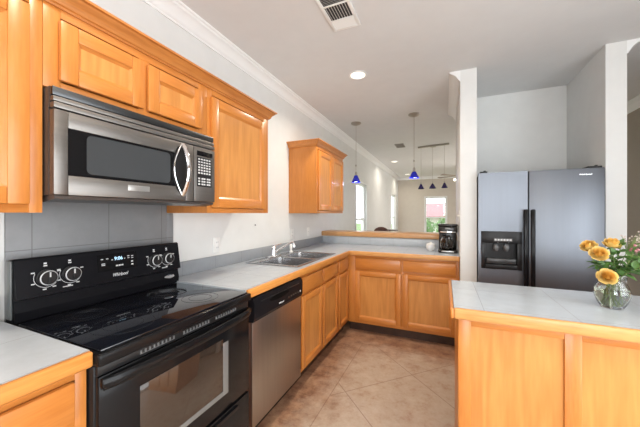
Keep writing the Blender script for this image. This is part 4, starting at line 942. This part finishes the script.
for i in range(4):
    a = math.radians(200 + 90 * i); p = Vector((fx + 0.11 * math.cos(a), fy + 0.11 * math.sin(a), CEIL - 0.36))
    MB().tube([(fx, fy, CEIL - 0.30), (fx + 0.07 * math.cos(a), fy + 0.07 * math.sin(a), CEIL - 0.305), tuple(p + Vector((0, 0, 0.03)))], 0.008, 8).done('lamp_arm', NICKEL, t)
    MB().sph(p, 0.032, 0, 2).done('bulb', BULB, t)

# ------------------------------------------------------------------ far room furniture
t = thing('dining_chair', (0.335, 6.5, 0), 'tall brown leather chair whose rounded back shows over the bar ledge', 'chair')
hx, hy = 0.335, 6.35
m = MB(); pl = [(hx - 0.19, 0.66), (hx - 0.185, 0.85)]
for i in range(13): a = PI - PI * i / 12; pl.append((hx + 0.165 * math.cos(a), 0.915 + 0.125 * math.sin(a)))
pl += [(hx + 0.185, 0.85), (hx + 0.19, 0.66)]
m.prism([(p[0], p[1]) for p in pl], 'y', hy - 0.03, hy + 0.03); m.done('backrest', LEATHER, t)
MB().box(hx - 0.22, hx + 0.22, hy + 0.03, hy + 0.45, 0.58, 0.66, 0, 0.02, 3).done('seat', LEATHER, t)
for sx in (-1, 1):
    for sy in (0.045, 0.43):
        MB().cyl((hx + sx * 0.20, hy + sy, 0.0), (hx + sx * 0.19, hy + sy, 0.58), 0.014, 0.019, 12).done('leg', DARKW, t)
t = thing('pub_table', (0.34, 7.35, 0), 'dark round tall table barely showing over the bar ledge beside the brown chair', 'table')
MB().lathe([(0.20, 0.905), (0.22, 0.912), (0.22, 0.922), (0.20, 0.928)], (0.34, 7.35, 0), 36).done('tabletop', DARKW, t)
MB().cyl((0.34, 7.35, 0.03), (0.34, 7.35, 0.904), 0.03, n=20).done('pedestal', DARKW, t)
MB().lathe([(0.25, 0.0005), (0.25, 0.015), (0.06, 0.035)], (0.34, 7.35, 0), 28).done('base', DARKW, t)

# ------------------------------------------------------------------ outside the windows
struct(MB().box(-25, 30, 11.4, 45, -0.35, -0.25).box(-25, -0.3, -5, 11.4, -0.35, -0.25), 'ground', mat('lawn', (0.16, 0.24, 0.09), 0.9, noise=0.2, nscale=2))
t = thing('neighbour_house', (0.5, 24, -0.25), 'neighbouring house with a red roof seen through the far window', 'house')
MB().box(-0.8, 6, 20.5, 27, -0.25, 1.08).done('walls', mat('pale siding', (0.75, 0.70, 0.66), 0.7, noise=0.05), t)
MB().prism([(20.0, 1.08), (20.0, 1.15), (23.75, 2.12), (27.5, 1.15), (27.5, 1.08)], 'x', -1.2, 6.5).done('roof', mat('red roof', (0.32, 0.16, 0.17), 0.8, noise=0.12, nscale=12), t)
def bush(x, y, z, rx, rz, label, n=900):
    t = thing('garden_bush', (x, y, -0.25), label, 'bush', 'bushes outside the far window')
    MB().tube([(x, y, -0.25), (x + 0.04, y, z * 0.5), (x, y, z)], 0.03, 6).done('stem', DARKW, t)
    m = MB()
    for i in range(n):
        d = Vector((random.gauss(0, 1), random.gauss(0, 1), random.gauss(0, 1))).normalized() * random.uniform(0.55, 1)
        p = Vector((x + d.x * rx, y + d.y * rx, z + d.z * rz)); a = Vector((random.gauss(0, 1), random.gauss(0, 1), random.gauss(0, 1))).normalized(); b = a.orthogonal().normalized(); s_ = 0.07
        m.quad([p - a * s_, p + b * s_ * 0.5, p + a * s_, p - b * s_ * 0.5])
    m.done('leaves', mat('bush leaves', (0.16, 0.30, 0.10), 0.6, noise=0.3, nscale=3), t, fixn=False)
bush(0.70, 13.4, 0.60, 0.62, 0.65, 'green bush outside the left part of the far window')
bush(1.85, 14.4, 0.72, 0.66, 0.62, 'green bush outside the right part of the far window')
